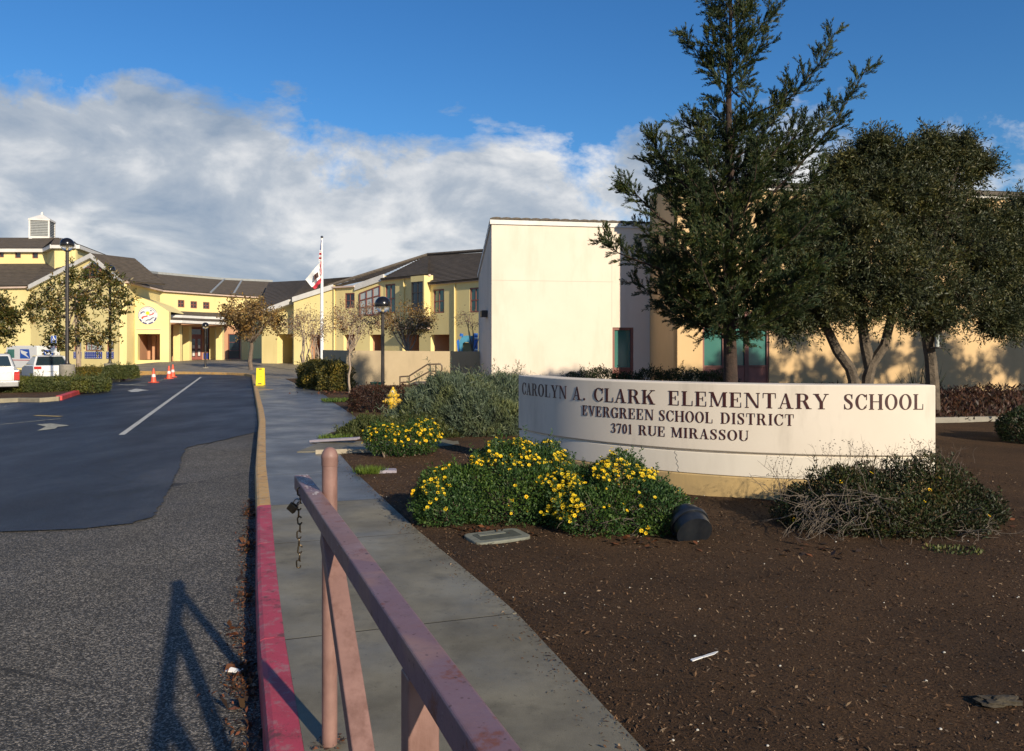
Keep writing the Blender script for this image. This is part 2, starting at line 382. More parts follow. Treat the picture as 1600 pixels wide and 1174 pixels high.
# bark and leaves
M['bark_red'] = pmat('redwood_bark', (.060, .036, .026), (.03, .02, .015), 9, .95, .8, 30, .02)
M['bark_twig'] = pmat('grey_twig', (.21, .165, .125), (.14, .11, .085), 9, .9)
M['bark_olive'] = pmat('olive_bark', (.15, .115, .08), (.06, .048, .036), 7, .95, .9, 22, .03)
M['bark_pale'] = pmat('pale_bark', (.40, .31, .23), (.28, .21, .155), 8, .9, .3, 30)
M['bark_brown'] = pmat('brown_bark', (.19, .14, .10), (.11, .08, .06), 8, .9, .4, 30)
M['leaf_red'] = leafmat('redwood_needles', [(.024, .045, .018), (.036, .062, .022), (.020, .038, .019), (.052, .072, .024), (.030, .052, .022), (.085, .085, .028)], .22)
M['leaf_olive'] = leafmat('olive_leaves', [(.026, .038, .016), (.040, .052, .022), (.058, .068, .033), (.032, .044, .019), (.085, .092, .05), (.075, .072, .025)], .2, .5)
M['leaf_mag'] = leafmat('magnolia_leaves', [(.050, .062, .018), (.085, .085, .024), (.038, .052, .018), (.13, .10, .03), (.19, .125, .04), (.06, .07, .02)], .2, .35)
M['leaf_brown'] = leafmat('brown_autumn_leaves', [(.20, .12, .045), (.26, .165, .06), (.15, .095, .04), (.30, .20, .08), (.17, .13, .05), (.12, .075, .035)], .3)
M['leaf_mauve'] = leafmat('dull_autumn_leaves', [(.21, .135, .09), (.27, .17, .10), (.16, .10, .075), (.32, .20, .09), (.22, .15, .11)], .3)
M['leaf_daisy'] = leafmat('daisy_bush_leaves', [(.018, .048, .012), (.030, .072, .018), (.022, .058, .016), (.045, .095, .022), (.07, .12, .03)], .2)
M['leaf_brush'] = leafmat('straggly_bush_leaves', [(.014, .028, .009), (.022, .038, .011), (.032, .048, .014), (.045, .038, .018), (.06, .04, .022), (.018, .03, .010)], .2)
M['leaf_dark'] = leafmat('dark_bush_leaves', [(.012, .028, .008), (.020, .040, .010), (.028, .052, .013), (.036, .045, .016), (.016, .034, .010), (.05, .04, .022)], .2)
M['leaf_grey'] = leafmat('grey_green_leaves', [(.075, .105, .065), (.10, .135, .085), (.055, .08, .05), (.14, .17, .11), (.085, .115, .07)], .15)
M['leaf_maroon'] = leafmat('maroon_leaves', [(.040, .018, .014), (.065, .026, .018), (.03, .016, .014), (.085, .04, .022), (.028, .024, .016)], .15)
M['leaf_hedge'] = leafmat('hedge_leaves', [(.055, .075, .022), (.085, .105, .03), (.04, .058, .018), (.12, .125, .04), (.075, .085, .025)], .2)
M['leaf_yelgreen'] = leafmat('yellow_green_leaves', [(.06, .07, .018), (.15, .13, .03), (.045, .055, .018), (.24, .18, .04), (.03, .04, .015)], .2)
M['leaf_litter'] = leafmat('fallen_leaves', [(.16, .055, .025), (.10, .045, .022), (.24, .085, .03), (.05, .03, .018), (.035, .022, .014), (.07, .04, .02)], .1)
M['grass'] = leafmat('grass_blades', [(.075, .13, .02), (.11, .17, .03), (.055, .10, .02)], .3)
M['petal'] = leafmat('yellow_petals', [(.86, .60, .012), (.82, .50, .01), (.90, .70, .03)], .2, .6)
M['drytwig'] = pmat('dry_grey_twig', (.15, .12, .09), (.09, .07, .052), 30, .9)
M['dry_seed'] = leafmat('dry_seed_heads', [(.05, .035, .025), (.09, .06, .04)], .1)
# ================================================================== THE GROUND
KP = [(-12, 4.3), (0, .11), (3.104, -.977), (4.278, -1.392), (5.467, -1.79), (7.872, -2.57), (10.41, -3.41), (14.06, -4.56),
      (16.68, -5.38), (19.68, -6.37), (24.6, -8.03), (32.8, -10.8), (40.2, -13.3), (43.2, -14.3), (45.3, -15.4), (46.6, -16.9),
      (47.5, -18.9), (48.6, -21.8), (49.2, -23.8), (50.4, -25.6), (53, -27), (58, -28), (66, -28.5), (90, -28.5)]
def XK(Y): return interp(KP, Y)
def XKL(Y): return XK(Y) if Y < 43 else -14.25-.34*(Y-43)
def zr(X, Y): return -.15-.25*smooth(3, 11, XKL(Y)-X)
def zp(Y): return .28*smooth(47, 64, Y)
def gr(px, v):
    z = -.15
    for _ in range(12):
        p = gnd(px, v, z); z = zr(p.x, p.y)
    return gnd(px, v, z)
g = MB().poly((-900, -300, -.75), (900, -300, -.75), (900, 1500, -.75), (-900, 1500, -.75))
tag(g.build('ground', M['ground']), kind='structure')
b = MB(); xs = list(np.arange(-95, 9, 1.0)); ys = list(np.arange(-14, 92, 1.0))
b.v = [(x, y, zr(x, y)) for y in ys for x in xs]; nx = len(xs)
b.f = [(j*nx+i, j*nx+i+1, (j+1)*nx+i+1, (j+1)*nx+i) for j in range(len(ys)-1) for i in range(nx-1)]
tag(b.build('road', M['asphalt_old'], sm=True), kind='structure')
# newly sealed asphalt, its ragged edge curving across the old surface
RB = [(6.95, -40), (7.02, -14), (7.1, -9), (7.35, -4.78), (7.47, -4.07), (7.69, -3.72), (8.03, -3.66), (8.79, -3.89), (11.04, -4.68), (12.7, -5.3), (13.3, -5.52), (13.7, -5.5), (14.6, -5.3), (15.8, -5.12)]
rows = sorted(set([a for a, _ in RB]+list(np.arange(7.2, 15.8, .07))+list(np.arange(15.8, 44, .7))+[a for a, _ in KP if a > 43]+[44, 46, 48, 49.8, 55, 62]))
b = MB(); nc = 46
for y in rows:
    xm = interp(RB, y)+rnd.uniform(-.03, .03) if y < 15.8 else XK(y)-.004
    for k in range(nc+1):
        t = (k/nc)**1.6; x = xm-t*(xm+85); b.v.append((x, y, zr(x, y)+.012))
b.f = [(j*(nc+1)+i, (j+1)*(nc+1)+i, (j+1)*(nc+1)+i+1, j*(nc+1)+i+1) for j in range(len(rows)-1) for i in range(nc)]
seal = tag(b.build('road_seal', M['asphalt_new'], sm=True), kind='structure')
def mark(name, pix, mat):
    ps = [gr(*q) for q in pix]
    return MB().poly(*[(p.x, p.y, zr(p.x, p.y)+.019) for p in ps]).build(name, M[mat], seal)
def stripe(name, p0, p1, wd, mat, n=24):
    a = gr(*p0); c = gr(*p1); d = (c-a); d.z = 0; s = Vector((-d.y, d.x, 0)).normalized()*wd/2; m = MB()
    for i in range(n+1):
        p = a.lerp(c, i/n)
        for q in (p-s, p+s): m.v.append((q.x, q.y, zr(q.x, q.y)+.019))
    m.f = [(2*i, 2*i+1, 2*i+3, 2*i+2) for i in range(n)]
    return m.build(name, M[mat], seal)
stripe('lane_line', (190, 681), (314, 590), .11, 'paint_white', 60)
mark('painted_arrow', [(57, 664.5), (80, 663), (109, 666.3), (90, 668.6), (86, 671.5), (58, 674.5), (72, 668.3)], 'paint_worn')
stripe('bay_line', (-20, 667), (95, 655.5), .10, 'paint_worn')
stripe('bay_line', (55, 650.5), (95, 652), .14, 'paint_yel')
mark('painted_arrow', [(199, 611.5), (213, 608.2), (233, 610.8), (222, 611.6), (216, 613.2), (205, 613.6)], 'paint_white')
stripe('bay_line', (196, 603), (262, 593.5), .12, 'paint_worn')
stripe('bay_line', (262, 593.5), (284, 591), .12, 'paint_worn')
stripe('bay_line', (183, 602), (228, 602.8), .25, 'paint_worn')

# kerb, segment by segment
kerb = thing('kerb', None, None, kind='structure')
def kerb_seg(pts, mat, parent=kerb, zt=lambda p: zp(p[1]), hgt=.34, wd=.15, name='kerb_segment'):
    m = MB(); n = len(pts); prof = [(0.0, -hgt), (0.012, -.03), (.022, -.010), (.045, 0.0), (wd, 0.0), (wd, -hgt)]
    for i, p in enumerate(pts):
        a = Vector(pts[max(i-1, 0)]); c = Vector(pts[min(i+1, n-1)]); d = (c-a).normalized(); s = Vector((d.y, -d.x))
        for u, z in prof: m.v.append((p[0]+s.x*u, p[1]+s.y*u, zt(p)+z))
    k = len(prof)
    m.f = [(i*k+j, i*k+j+1, (i+1)*k+j+1, (i+1)*k+j) for i in range(n-1) for j in range(k-1)]
    m.f += [tuple(range(k)), tuple((n-1)*k+j for j in range(k))[::-1]]
    return m.build(name, M[mat], parent)
JY = [-9.5, -5.4, -1.4, .55, 2.42, 4.28, 6.35, 7.87, 9.7, 11.7, 13.5]
kc = JY+[15.4+1.9*i for i in range(13)]+[41, 43.2, 44.4, 45.3, 46.0, 46.6, 47.05, 47.5, 48.6, 49.2, 50.4, 53, 58, 66]
for a, c in zip(kc, kc[1:]):
    y0, y1 = a+.004, c-.004
    yy = [y0]+[q for q, _ in KP if y0+.05 < q < y1-.05]+[y1]
    kerb_seg([(XK(y), y) for y in yy], 'kerb_red' if c < 8 else 'kerb_yel')

# pavement slabs
RE = [(-12, 5.6), (0, 1.62), (3.1, .53), (4.8, 0.0), (6.83, -.822), (8, -1.26), (10, -2.0), (13.1, -3.04), (14, -3.33), (14.6, -3.33), (15.4, -3.15), (16.4, -3.14),
      (17.2, -3.36), (20.7, -4.53), (22.4, -5.13), (24.5, -5.75), (27, -6.55), (30, -8.0), (34, -9.45), (37.8, -10.9), (60, -18)]
def XR(Y): return interp(RE, Y)
pave = thing('sidewalk', None, None, kind='structure')
m = MB(); ys = list(np.arange(-10, 39, .5))
for y in ys: m.v += [(XK(y)+.10, y, -.0007), (XR(y)-.02, y, -.0007)]
m.f = [(2*i, 2*i+1, 2*i+3, 2*i+2) for i in range(len(ys)-1)]
m.build('joint_fill', M['joint'], pave)
jl = JY+[15.4+1.9*i for i in range(13)]
def rightof(y):          # where a joint square to the kerb that starts at y meets the far edge
    yy = y
    for _ in range(8): yy = y+.335*(XR(yy)-XK(y)-.155)
    return yy
for i, (a, c) in enumerate(zip(jl, jl[1:])):
    a += .007; c -= .007; ra, rc = rightof(a), rightof(c); m = MB()
    left = [(XK(y)+.158, y) for y in np.linspace(a, c, 4)]
    right = [(XR(y), y) for y in np.linspace(rc, ra, 7)]
    dz = 0.0
    m.prism([(x, y, -.05) for x, y in left+right][::-1], (0, 0, .05+dz))
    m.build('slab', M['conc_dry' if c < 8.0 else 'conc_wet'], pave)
# plaza before the school
b = MB(); rows = sorted(set([37.9]+[q for q, _ in KP if q > 38]+list(np.arange(38, 88, 1.5)))); nc = 14
for y in rows:
    x0 = XK(y)+.155
    for k in range(nc+1):
        x = lerp(x0, 8, k/nc); b.v.append((x, y, zp(y)-.002))
b.f = [(j*(nc+1)+i, j*(nc+1)+i+1, (j+1)*(nc+1)+i+1, (j+1)*(nc+1)+i) for j in range(len(rows)-1) for i in range(nc)]
tag(b.build('plaza', M['conc_plaza'], sm=True), kind='structure')

# planting bed
def hn(x, y): return (math.sin(x*1.7+.4)*math.cos(y*1.3+1.1)+.6*math.sin(x*4.1+y*2.7)+.4*math.sin(y*6.3-x*5.2)+.25*math.sin(x*13.1+y*11.7))*.5
def zb(x, y):
    e = x-XR(y); return -.055+.062*smooth(-.28, .16, e)+.014*hn(x, y)*smooth(-.5, .3, e)+.05*smooth(.6, 2.5, e)*smooth(6, 7.5, y)*.3
b = MB(); ys = list(np.arange(-9, 2, .5))+list(np.arange(2, 12, .10))+list(np.arange(12, 38, .4)); us = [-.3+.07*i for i in range(20)]+list(np.arange(1.2, 6, .14))+list(np.arange(6, 34, .7))
for y in ys:
    for u in us: x = XR(y)+u; b.v.append((x, y, zb(x, y)))
nx = len(us)
b.f = [(j*nx+i, j*nx+i+1, (j+1)*nx+i+1, (j+1)*nx+i) for j in range(len(ys)-1) for i in range(nx-1)]
bed = tag(b.build('planting_bed', M['soil'], sm=True), kind='structure')

def leaf_mesh(name, P, D, Nn, L, W, mat, parent=None, kind='stuff', fold=.0):
    """many small leaves as rhombs: base point, axis, normal, length, width (numpy arrays)"""
    P = np.asarray(P, float); n = len(P)
    D = D/np.maximum(np.linalg.norm(D, axis=1, keepdims=True), 1e-9)
    S = np.cross(D, Nn); S = S/np.maximum(np.linalg.norm(S, axis=1, keepdims=True), 1e-9)
    U = np.cross(S, D); L = np.broadcast_to(np.asarray(L, float), (n,))[:, None]; W = np.broadcast_to(np.asarray(W, float), (n,))[:, None]
    V = np.empty((n, 4, 3)); V[:, 0] = P; V[:, 1] = P+D*L*.5+S*W*.5+U*L*.08; V[:, 2] = P+D*L; V[:, 3] = P+D*L*.5-S*W*.5+U*L*.08
    me = bpy.data.meshes.new(name); me.vertices.add(4*n); me.vertices.foreach_set('co', V.ravel())
    me.loops.add(4*n); me.loops.foreach_set('vertex_index', np.arange(4*n, dtype=np.int32))
    me.polygons.add(n); me.polygons.foreach_set('loop_start', np.arange(0, 4*n, 4, dtype=np.int32))
    me.polygons.foreach_set('loop_total', np.full(n, 4, dtype=np.int32)); me.update(); me.validate()
    me.materials.append(M[mat]); o = bpy.data.objects.new(name, me); link(o, parent)
    if kind: o['kind'] = kind
    return o
def rdir(n):
    d = rng.normal(size=(n, 3)); return d/np.linalg.norm(d, axis=1, keepdims=True)

# bark chips lying all over the bed, thinning with distance
n = 125000
yy = 1.9+10.5*rng.random(n)**1.5; uu = -.20+8.2*rng.random(n)**1.25
xx = np.array([XR(y) for y in yy])+uu
keep = rng.random(n) < np.where(uu < .02, np.exp((uu-.02)*13), 1.0)
xx, yy = xx[keep], yy[keep]; n = len(xx)
zz = np.array([max(zb(x, y), 0.0 if x < XR(y) else -1) for x, y in zip(xx, yy)])+.003
D = rdir(n); D[:, 2] *= .35; Nn = np.tile([0, 0, 1.], (n, 1))+.7*rdir(n)
tag(leaf_mesh('bark_chips', np.c_[xx, yy, zz], D, Nn, .006+.036*rng.random(n)**4, .004+.010*rng.random(n)**2, 'chip'), 'dark bark mulch chips strewn over the planting bed', 'mulch')
m = MB()
for _ in range(150):
    y = 2.3+8*rnd.random()**1.6; x = XR(y)+.05+6*rnd.random(); r = rnd.uniform(.003, .008)
    m.lathe([(r*.5, -r*.5), (r, 0), (r*.6, r*.6)], 5, T(x, y, zb(x, y)+r*.4))
tag(tag(m.build('pebbles', M['pebble']), 'tiny pale pebbles scattered on the dark mulch', 'pebbles'), kind='stuff')
# leaf litter gathered against the kerb
n = 5200; yy = 2.4+6.5*rng.random(n); uu = np.abs(rng.normal(0, .055, n))
clump = .35+.65*(np.sin(yy*4.7+1)+np.sin(yy*9.1+2)*.8 > .25)
kp = rng.random(n) < clump*np.where(yy < 4.9, 1, .55); yy, uu = yy[kp], uu[kp]*np.where(yy[kp] < 5, 1.35, 1.0); n = len(yy)
xx = np.array([XK(y) for y in yy])-.015-uu
D = rdir(n); D[:, 2] = np.abs(D[:, 2])*.5; Nn = np.tile([0, 0, 1.], (n, 1))+.8*rdir(n)
big = rng.random(n) < .04
tag(leaf_mesh('leaf_litter', np.c_[xx, yy, np.full(n, -.143)], D, Nn, np.where(big, .05+.04*rng.random(n), .012+.025*rng.random(n)), np.where(big, .035+.02*rng.random(n), .006+.012*rng.random(n)), 'leaf_litter'),
    'wet brown leaves gathered in the gutter along the red kerb', 'leaf litter')
# fallen leaves under the flower bushes
P = []
for cx, cy, k, s in ((.0, 6.62, 40, .12), (-.28, 6.75, 50, .14), (1.0, 6.35, 40, .2), (2.3, 6.05, 26, .25), (-5.6, 26.2, 260, .8), (-1.3, 11.6, 60, .35), (4.5, 7.2, 40, .3), (5.3, 6.9, 30, .25)):
    P += [(cx+rnd.gauss(0, s), cy+rnd.gauss(0, s*.5)) for _ in range(k)]
P = np.array([(x, y, zb(x, y)+.008) for x, y in P]); n = len(P)
D = rdir(n); D[:, 2] *= .3; Nn = np.tile([0, 0, 1.], (n, 1))+.5*rdir(n); far = P[:, 1] > 20
tag(leaf_mesh('fallen_leaves', P, D, Nn, np.where(far, .1, .05)+.03*rng.random(n), np.where(far, .06, .03)+.02*rng.random(n), 'leaf_litter'), 'rusty fallen leaves lying under the bushes', 'leaf litter')

# concrete walk and timber edging between the pavement and the sign
walk = thing('garden_path', None, None, kind='structure')
wl = [(-3.22, 11.75), (-1.6, 11.95), (.1, 12.35), (.9, 12.6)]; wr = [(.95, 14.2), (0, 13.7), (-1.5, 13.2), (-3.15, 12.95)]
for (a, c), (d, e) in zip(zip(wl, wl[1:]), zip(wr[::-1], wr[::-1][1:])):
    MB().prism([(a[0]+.006, a[1], -.06), (c[0]-.006, c[1], -.06), (e[0]-.006, e[1], -.06), (d[0]+.006, d[1], -.06)], (0, 0, .075)).build('slab', M['conc_dry'], walk, bevel=.008)
tb = MB(); tb.bar((-2.9, 11.62, .02), (-1.45, 11.85, .03), .05, .08); tag(tb.build('edging_board', M['wood'], bevel=.006), 'pale weathered edging board laid beside the garden path', 'board')
bb = MB(); bb.bar((-3.3, 12.95, .03), (-2.5, 12.8, .09), .16, .035); tag(bb.build('loose_board', M['lid_purple'], bevel=.004), 'short grey board lying loose by the low shrub', 'board')
ed = MB(); ed.bar((6.7, 15.75, .05), (15, 17.2, .05), .12, .16); tag(ed.build('bed_edging', M['conc_pale'], bevel=.01), 'thin concrete edging strip below the shaded wall', 'edging')

# parking islands
def island(outline, red):
    isl = thing('parking_island', None, None, kind='structure')
    ps = [gr(*q) for q in outline]; c = sum(ps, Vector())/len(ps)
    MB().prism([(p.x, p.y, zr(p.x, p.y)-.1) for p in ps], (0, 0, .25)).build('kerb_ring', M['kerb_grey'], isl, bevel=.02)
    ins = [p+(c-p).normalized()*.22 for p in ps]
    MB().poly(*[(p.x, p.y, zr(p.x, p.y)+.156) for p in ins]).build('soil', M['soil'], isl)
    for (a, d) in red:
        a, d = gr(*a), gr(*d); n_ = max(2, int((d-a).length/1.5))
        for i in range(n_):
            p, q = a.lerp(d, i/n_), a.lerp(d, (i+1)/n_-.004)
            MB().bar((p.x, p.y, zr(p.x, p.y)+.06), (q.x, q.y, zr(q.x, q.y)+.06), .20, .215).build('painted_kerb', M['kerb_redfar'], isl, bevel=.02)
island([(-60, 633), (28, 629), (62, 629.5), (92, 627), (158, 604.5), (156, 601), (140, 598), (60, 598), (-60, 600)], [((92, 626.5), (158, 604))])
island([(120, 598.5), (188, 596.5), (208, 587), (206, 583.5), (150, 581), (90, 582), (85, 592)], [((192, 595), (208, 586.5))])

# ================================================================== THE SIGN
SCx, SCy, SR = 3.805, 11.815, 3.935; A0, A1 = R_(71), R_(-6.6)
def sgp(a, r): return (SCx-r*math.sin(a), SCy-r*math.cos(a))
sign = thing('monument_sign', 'long curved cream school sign wall with dark red serif lettering', 'sign', (2.3, 8.3, 0))
def arcblock(name, mat, z0, z1, off, th, a0, a1, n=48, bev=.012):
    m = MB()
    for i in range(n+1):
        a = lerp(a0, a1, i/n)
        for r, z in ((SR+off, z0), (SR+off, z1), (SR-th, z1), (SR-th, z0)): x, y = sgp(a, r); m.v.append((x, y, z))
    m.f = [(4*i+j, 4*i+(j+1) % 4, 4*i+4+(j+1) % 4, 4*i+4+j) for i in range(n) for j in range(4)]
    m.f += [(3, 2, 1, 0), (4*n, 4*n+1, 4*n+2, 4*n+3)]
    o = m.build(name, M[mat], sign, sm=True, bevel=bev); return o
arcblock('plinth', 'sign_base', -.12, .236, -.004, .34, A0, A1)
arcblock('middle_course', 'sign_mid', .240, .468, -.012, .33, A0, A1, bev=.006)
arcblock('shadow_groove', 'sign_mid', .468, .490, -.035, .31, A0-.01, A1+.01, bev=0)
arcblock('panel', 'sign_face', .490, 1.202, 0, .30, A0, A1)

def crack(pts):
    MB().tube([Vector((*sgp(a, SR+o), z)) for a, z, o in pts], .0016, 4, False).build('hairline_crack', M['joint'], sign)
am = R_(31.5); crack([(am-.001*k+.0035*math.sin(k*2.3), .466-.0225*k, -.0115) for k in range(11)])
crack([(R_(20-.75*k), .252+.006*math.sin(k*1.9)+.0015*k, -.0115) for k in range(12)])
crack([(R_(11)+.004*math.sin(k*3), .232-.017*k, -.0035) for k in range(9)])
def ell(cx, cy, rx, ry, S, h, a0, a1, n=22):      # ring piece, thick at the sides, thin at top and bottom
    o, i = [], []
    for k in range(n+1):
        a = R_(lerp(a0, a1, k/n)); o.append((cx+rx*math.cos(a), cy+ry*math.sin(a))); i.append((cx+(rx-S)*math.cos(a), cy+(ry-h)*math.sin(a)))
    return [[o[k], o[k+1], i[k+1], i[k]] for k in range(n)]
S, H = .175, .05
def rc(x0, y0, x1, y1): return [(x0, y0), (x1, y0), (x1, y1), (x0, y1)]
def stem(x, w=S, y0=0, y1=1, sb=1, st=1, e=.075):
    r = [rc(x, y0, x+w, y1)]
    if sb: r.append(rc(x-e, y0, x+w+e, y0+H))
    if st: r.append(rc(x-e, y1-H, x+w+e, y1))
    return r
def dia(x0, y0, x1, y1, wd): return [[(x0, y0), (x0+wd, y0), (x1+wd, y1), (x1, y1)]]
def stroke(pts, ws, n=30):
    P = [Vector(p) for p in pts]; out_ = []
    def cr_(t):
        k = min(int(t), len(P)-2); u = t-k
        p0, p1, p2, p3 = P[max(k-1, 0)], P[k], P[k+1], P[min(k+2, len(P)-1)]
        return .5*((2*p1)+(p2-p0)*u+(2*p0-5*p1+4*p2-p3)*u*u+(3*p1-p0-3*p2+p3)*u**3)
    L_, R2 = [], []
    for i in range(n+1):
        t = (len(P)-1)*i/n; c = cr_(t); d = (cr_(min(t+.01, len(P)-1.0001))-cr_(max(t-.01, 0))).normalized(); k = min(int(t), len(ws)-2)
        wv = lerp(ws[k], ws[k+1], t-k)/2; nrm = Vector((-d.y, d.x)); L_.append(tuple(c+nrm*wv)); R2.append(tuple(c-nrm*wv))
    return [[L_[i], L_[i+1], R2[i+1], R2[i]] for i in range(n)]
def arm(x0, x1, y, up):                              # hairline arm with its tapering serif
    return [rc(x0, y, x1, y+H), [(x1-.035, y+H*.5), (x1, y+H*.5), (x1, y+up), (x1-.018, y+up)]]
GL = {}
GL['A'] = (.86, dia(.08, 0, .385, .97, .05)+[[(.535, 0), (.535+S*1.12, 0), (.47, 1), (.37, 1)]]+[rc(.2, .30, .60, .30+H), rc(0, 0, .22, H), rc(.46, 0, .86, H)])
GL['C'] = (.80, ell(.44, .5, .42, .515, S, H, 40, 322)+[rc(.735, .62, .77, .99), [(.60, .90), (.74, .80), (.75, .99)], [(.62, .07), (.77, .30), (.735, .32)]])
GL['G'] = (.88, ell(.44, .5, .42, .515, S, H, 40, 318)+[rc(.735, .64, .77, .99), [(.60, .90), (.74, .82), (.75, .99)], rc(.62, .03, .62+S, .45), rc(.53, .43, .87, .43+H)])
GL['O'] = (.88, ell(.44, .5, .42, .515, S, H, 0, 360, 34))
GL['D'] = (.88, stem(.10)+ell(.40, .5, .44, .5, S, H, -90, 90)+[rc(.2, 0, .41, H), rc(.2, 1-H, .41, 1)])
GL['L'] = (.74, stem(.10)+arm(.2, .70, 0, .36))
GL['E'] = (.78, stem(.10)+arm(.2, .70, 0, .34)+[rc(.2, 1-H, .68, 1), [(.645, 1-H*.5), (.68, 1-H*.5), (.68, .68), (.66, .68)], rc(.25, .49, .50, .49+H), rc(.475, .36, .51, .66)])
GL['T'] = (.80, stem(.40-S/2, st=0)+[rc(.04, 1-H, .76, 1), [(.04, 1-H*.5), (.075, 1-H*.5), (.055, .66), (.04, .66)], [(.725, 1-H*.5), (.76, 1-H*.5), (.76, .66), (.745, .66)]])
GL['I'] = (.42, stem(.21-S/2))
GL['H'] = (.98, stem(.10)+stem(.88-S)+[rc(.2, .49, .8, .49+H)])
GL['N'] = (.94, stem(.13, .05, sb=1, st=0)+stem(.77, .05, sb=0, st=1)+[[(.09, 1), (.27, 1), (.82, 0), (.70, 0)]]+[rc(.0, 1-H, .24, 1)])
GL['M'] = (1.10, stem(.12, .05, st=0)+stem(.83, S, st=0)+[[(.08, 1), (.26, 1), (.58, .04), (.47, .04)], [(.51, .04), (.56, .04), (.88, 1), (.83, 1)], rc(.01, 1-H, .24, 1), rc(.84, 1-H, 1.08, 1)])
GL['R'] = (.90, stem(.10)+ell(.42, .745, .30, .255, S*.95, H, -90, 90, 16)+[rc(.2, 1-H, .43, 1), rc(.2, .49, .43, .49+H), [(.40, .51), (.58, .51), (.80, .03), (.62, .03)], rc(.60, 0, .90, H)])
GL['K'] = (.92, stem(.10)+[[(.24, .42), (.30, .42), (.78, .98), (.71, .98)], [(.36, .58), (.52, .66), (.82, .02), (.62, .02)], rc(.60, 1-H, .90, 1), rc(.54, 0, .92, H)])
GL['Y'] = (.86, [[(.06, .98), (.26, .98), (.53, .42), (.37, .42)], [(.48, .44), (.53, .44), (.76, .98), (.70, .98)], rc(.36, 0, .36+S, .46), rc(.27, 0, .64, H), rc(0, 1-H, .33, 1), rc(.6, 1-H, .86, 1)])
GL['V'] = (.86, [[(.06, .98), (.26, .98), (.51, .0), (.44, .0)], [(.44, .0), (.50, .0), (.76, .98), (.70, .98)], rc(0, 1-H, .34, 1), rc(.6, 1-H, .86, 1)])
GL['U'] = (.88, stem(.10, sb=0, y0=.28)+stem(.74, .05, sb=0, y0=.28)+ell(.445, .30, .345, .315, S*.8, H, 180, 360, 18))
GL['S'] = (.68, stroke([(.56, .74), (.50, .93), (.32, .975), (.14, .88), (.15, .68), (.34, .52), (.52, .34), (.50, .11), (.31, .025), (.14, .08), (.08, .27)], [.03, .05, .05, .12, .16, .19, .16, .12, .05, .05, .03])+[rc(.55, .68, .585, .99), rc(.055, .01, .09, .34)])
GL['.'] = (.34, ell(.16, .09, .09, .09, .089, .089, 0, 360, 10))
GL['0'] = (.62, ell(.31, .5, .27, .515, S*.85, H, 0, 360, 30))
GL['1'] = (.46, stem(.16, S*.9, st=0)+[[(.05, .83), (.16, .90), (.30, 1), (.16, .96)], rc(.16, .95, .16+S*.9, 1.0)])
GL['7'] = (.60, [rc(.05, .88, .56, 1), [(.49, .90), (.56, .90), (.34, 0), (.17, 0)], rc(.05, .74, .085, .92)])
GL['3'] = (.62, stroke([(.10, .80), (.18, .95), (.32, .97), (.46, .86), (.44, .68), (.26, .53)], [.12, .05, .05, .15, .13, .04], 18)+stroke([(.26, .53), (.46, .46), (.50, .25), (.42, .07), (.26, .03), (.12, .08), (.08, .22)], [.04, .12, .17, .12, .05, .05, .12], 20))
GM = {}
def glyph(ch):
    if ch not in GM:
        m = MB()
        for k, pl in enumerate(GL[ch][1]):
            ar = sum(pl[i][0]*pl[(i+1) % len(pl)][1]-pl[(i+1) % len(pl)][0]*pl[i][1] for i in range(len(pl)))
            if ar < 0: pl = pl[::-1]
            dp = .004+.0002*(k % 7)
            m.prism([(x, .004, z) for x, z in pl], (0, -dp-.004, 0))
        me = m.mesh('letter'); me.materials.append(M['letter']); GM[ch] = me
        bm = bmesh.new(); bm.from_mesh(me); bmesh.ops.recalc_face_normals(bm, faces=bm.faces); bm.to_mesh(me); bm.free()
    return GM[ch]
def angle_of(px):
    k = (px-800)/F                                   # ray X = k*Y meets the circle, near side
    a_, b_, c_ = 1+k*k, -2*(k*SCx+SCy), SCx**2+SCy**2-SR**2
    Y = (-b_-math.sqrt(max(0, b_*b_-4*a_*c_)))/(2*a_); return math.atan2(SCx-k*Y, SCy-Y)
def word(txt, p0, p1, z, h):
    s0, s1 = -SR*angle_of(p0), -SR*angle_of(p1); gap = .10
    tot = sum(GL[c][0] for c in txt)+gap*(len(txt)-1); sx = (s1-s0)/tot; s = s0
    for c in txt:
        wd = GL[c][0]*sx; a = -(s+wd/2)/SR; x, y = sgp(a, SR)
        o = bpy.data.objects.new('letter', glyph(c)); COL.objects.link(o)
        o.matrix_basis = T(x, y, z) @ RZ(-a) @ T(-wd/2, 0, 0) @ Matrix.Diagonal((sx, 1, h, 1))
        o.parent = sign; o.matrix_parent_inverse = MW(sign).inverted(); s += wd+gap*sx
for t_, p0, p1 in (('CAROLYN', 816, 886), ('A.', 895, 916), ('CLARK', 928, 1024), ('ELEMENTARY', 1044, 1295), ('SCHOOL', 1318, 1443)): word(t_, p0, p1, .957, .155)
for t_, p0, p1 in (('EVERGREEN', 910, 1022), ('SCHOOL', 1030, 1114), ('DISTRICT', 1126, 1241)): word(t_, p0, p1, .783, .117)
for t_, p0, p1 in (('3701', 955, 988), ('RUE', 998, 1040), ('MIRASSOU', 1049, 1170)): word(t_, p0, p1, .613, .108)

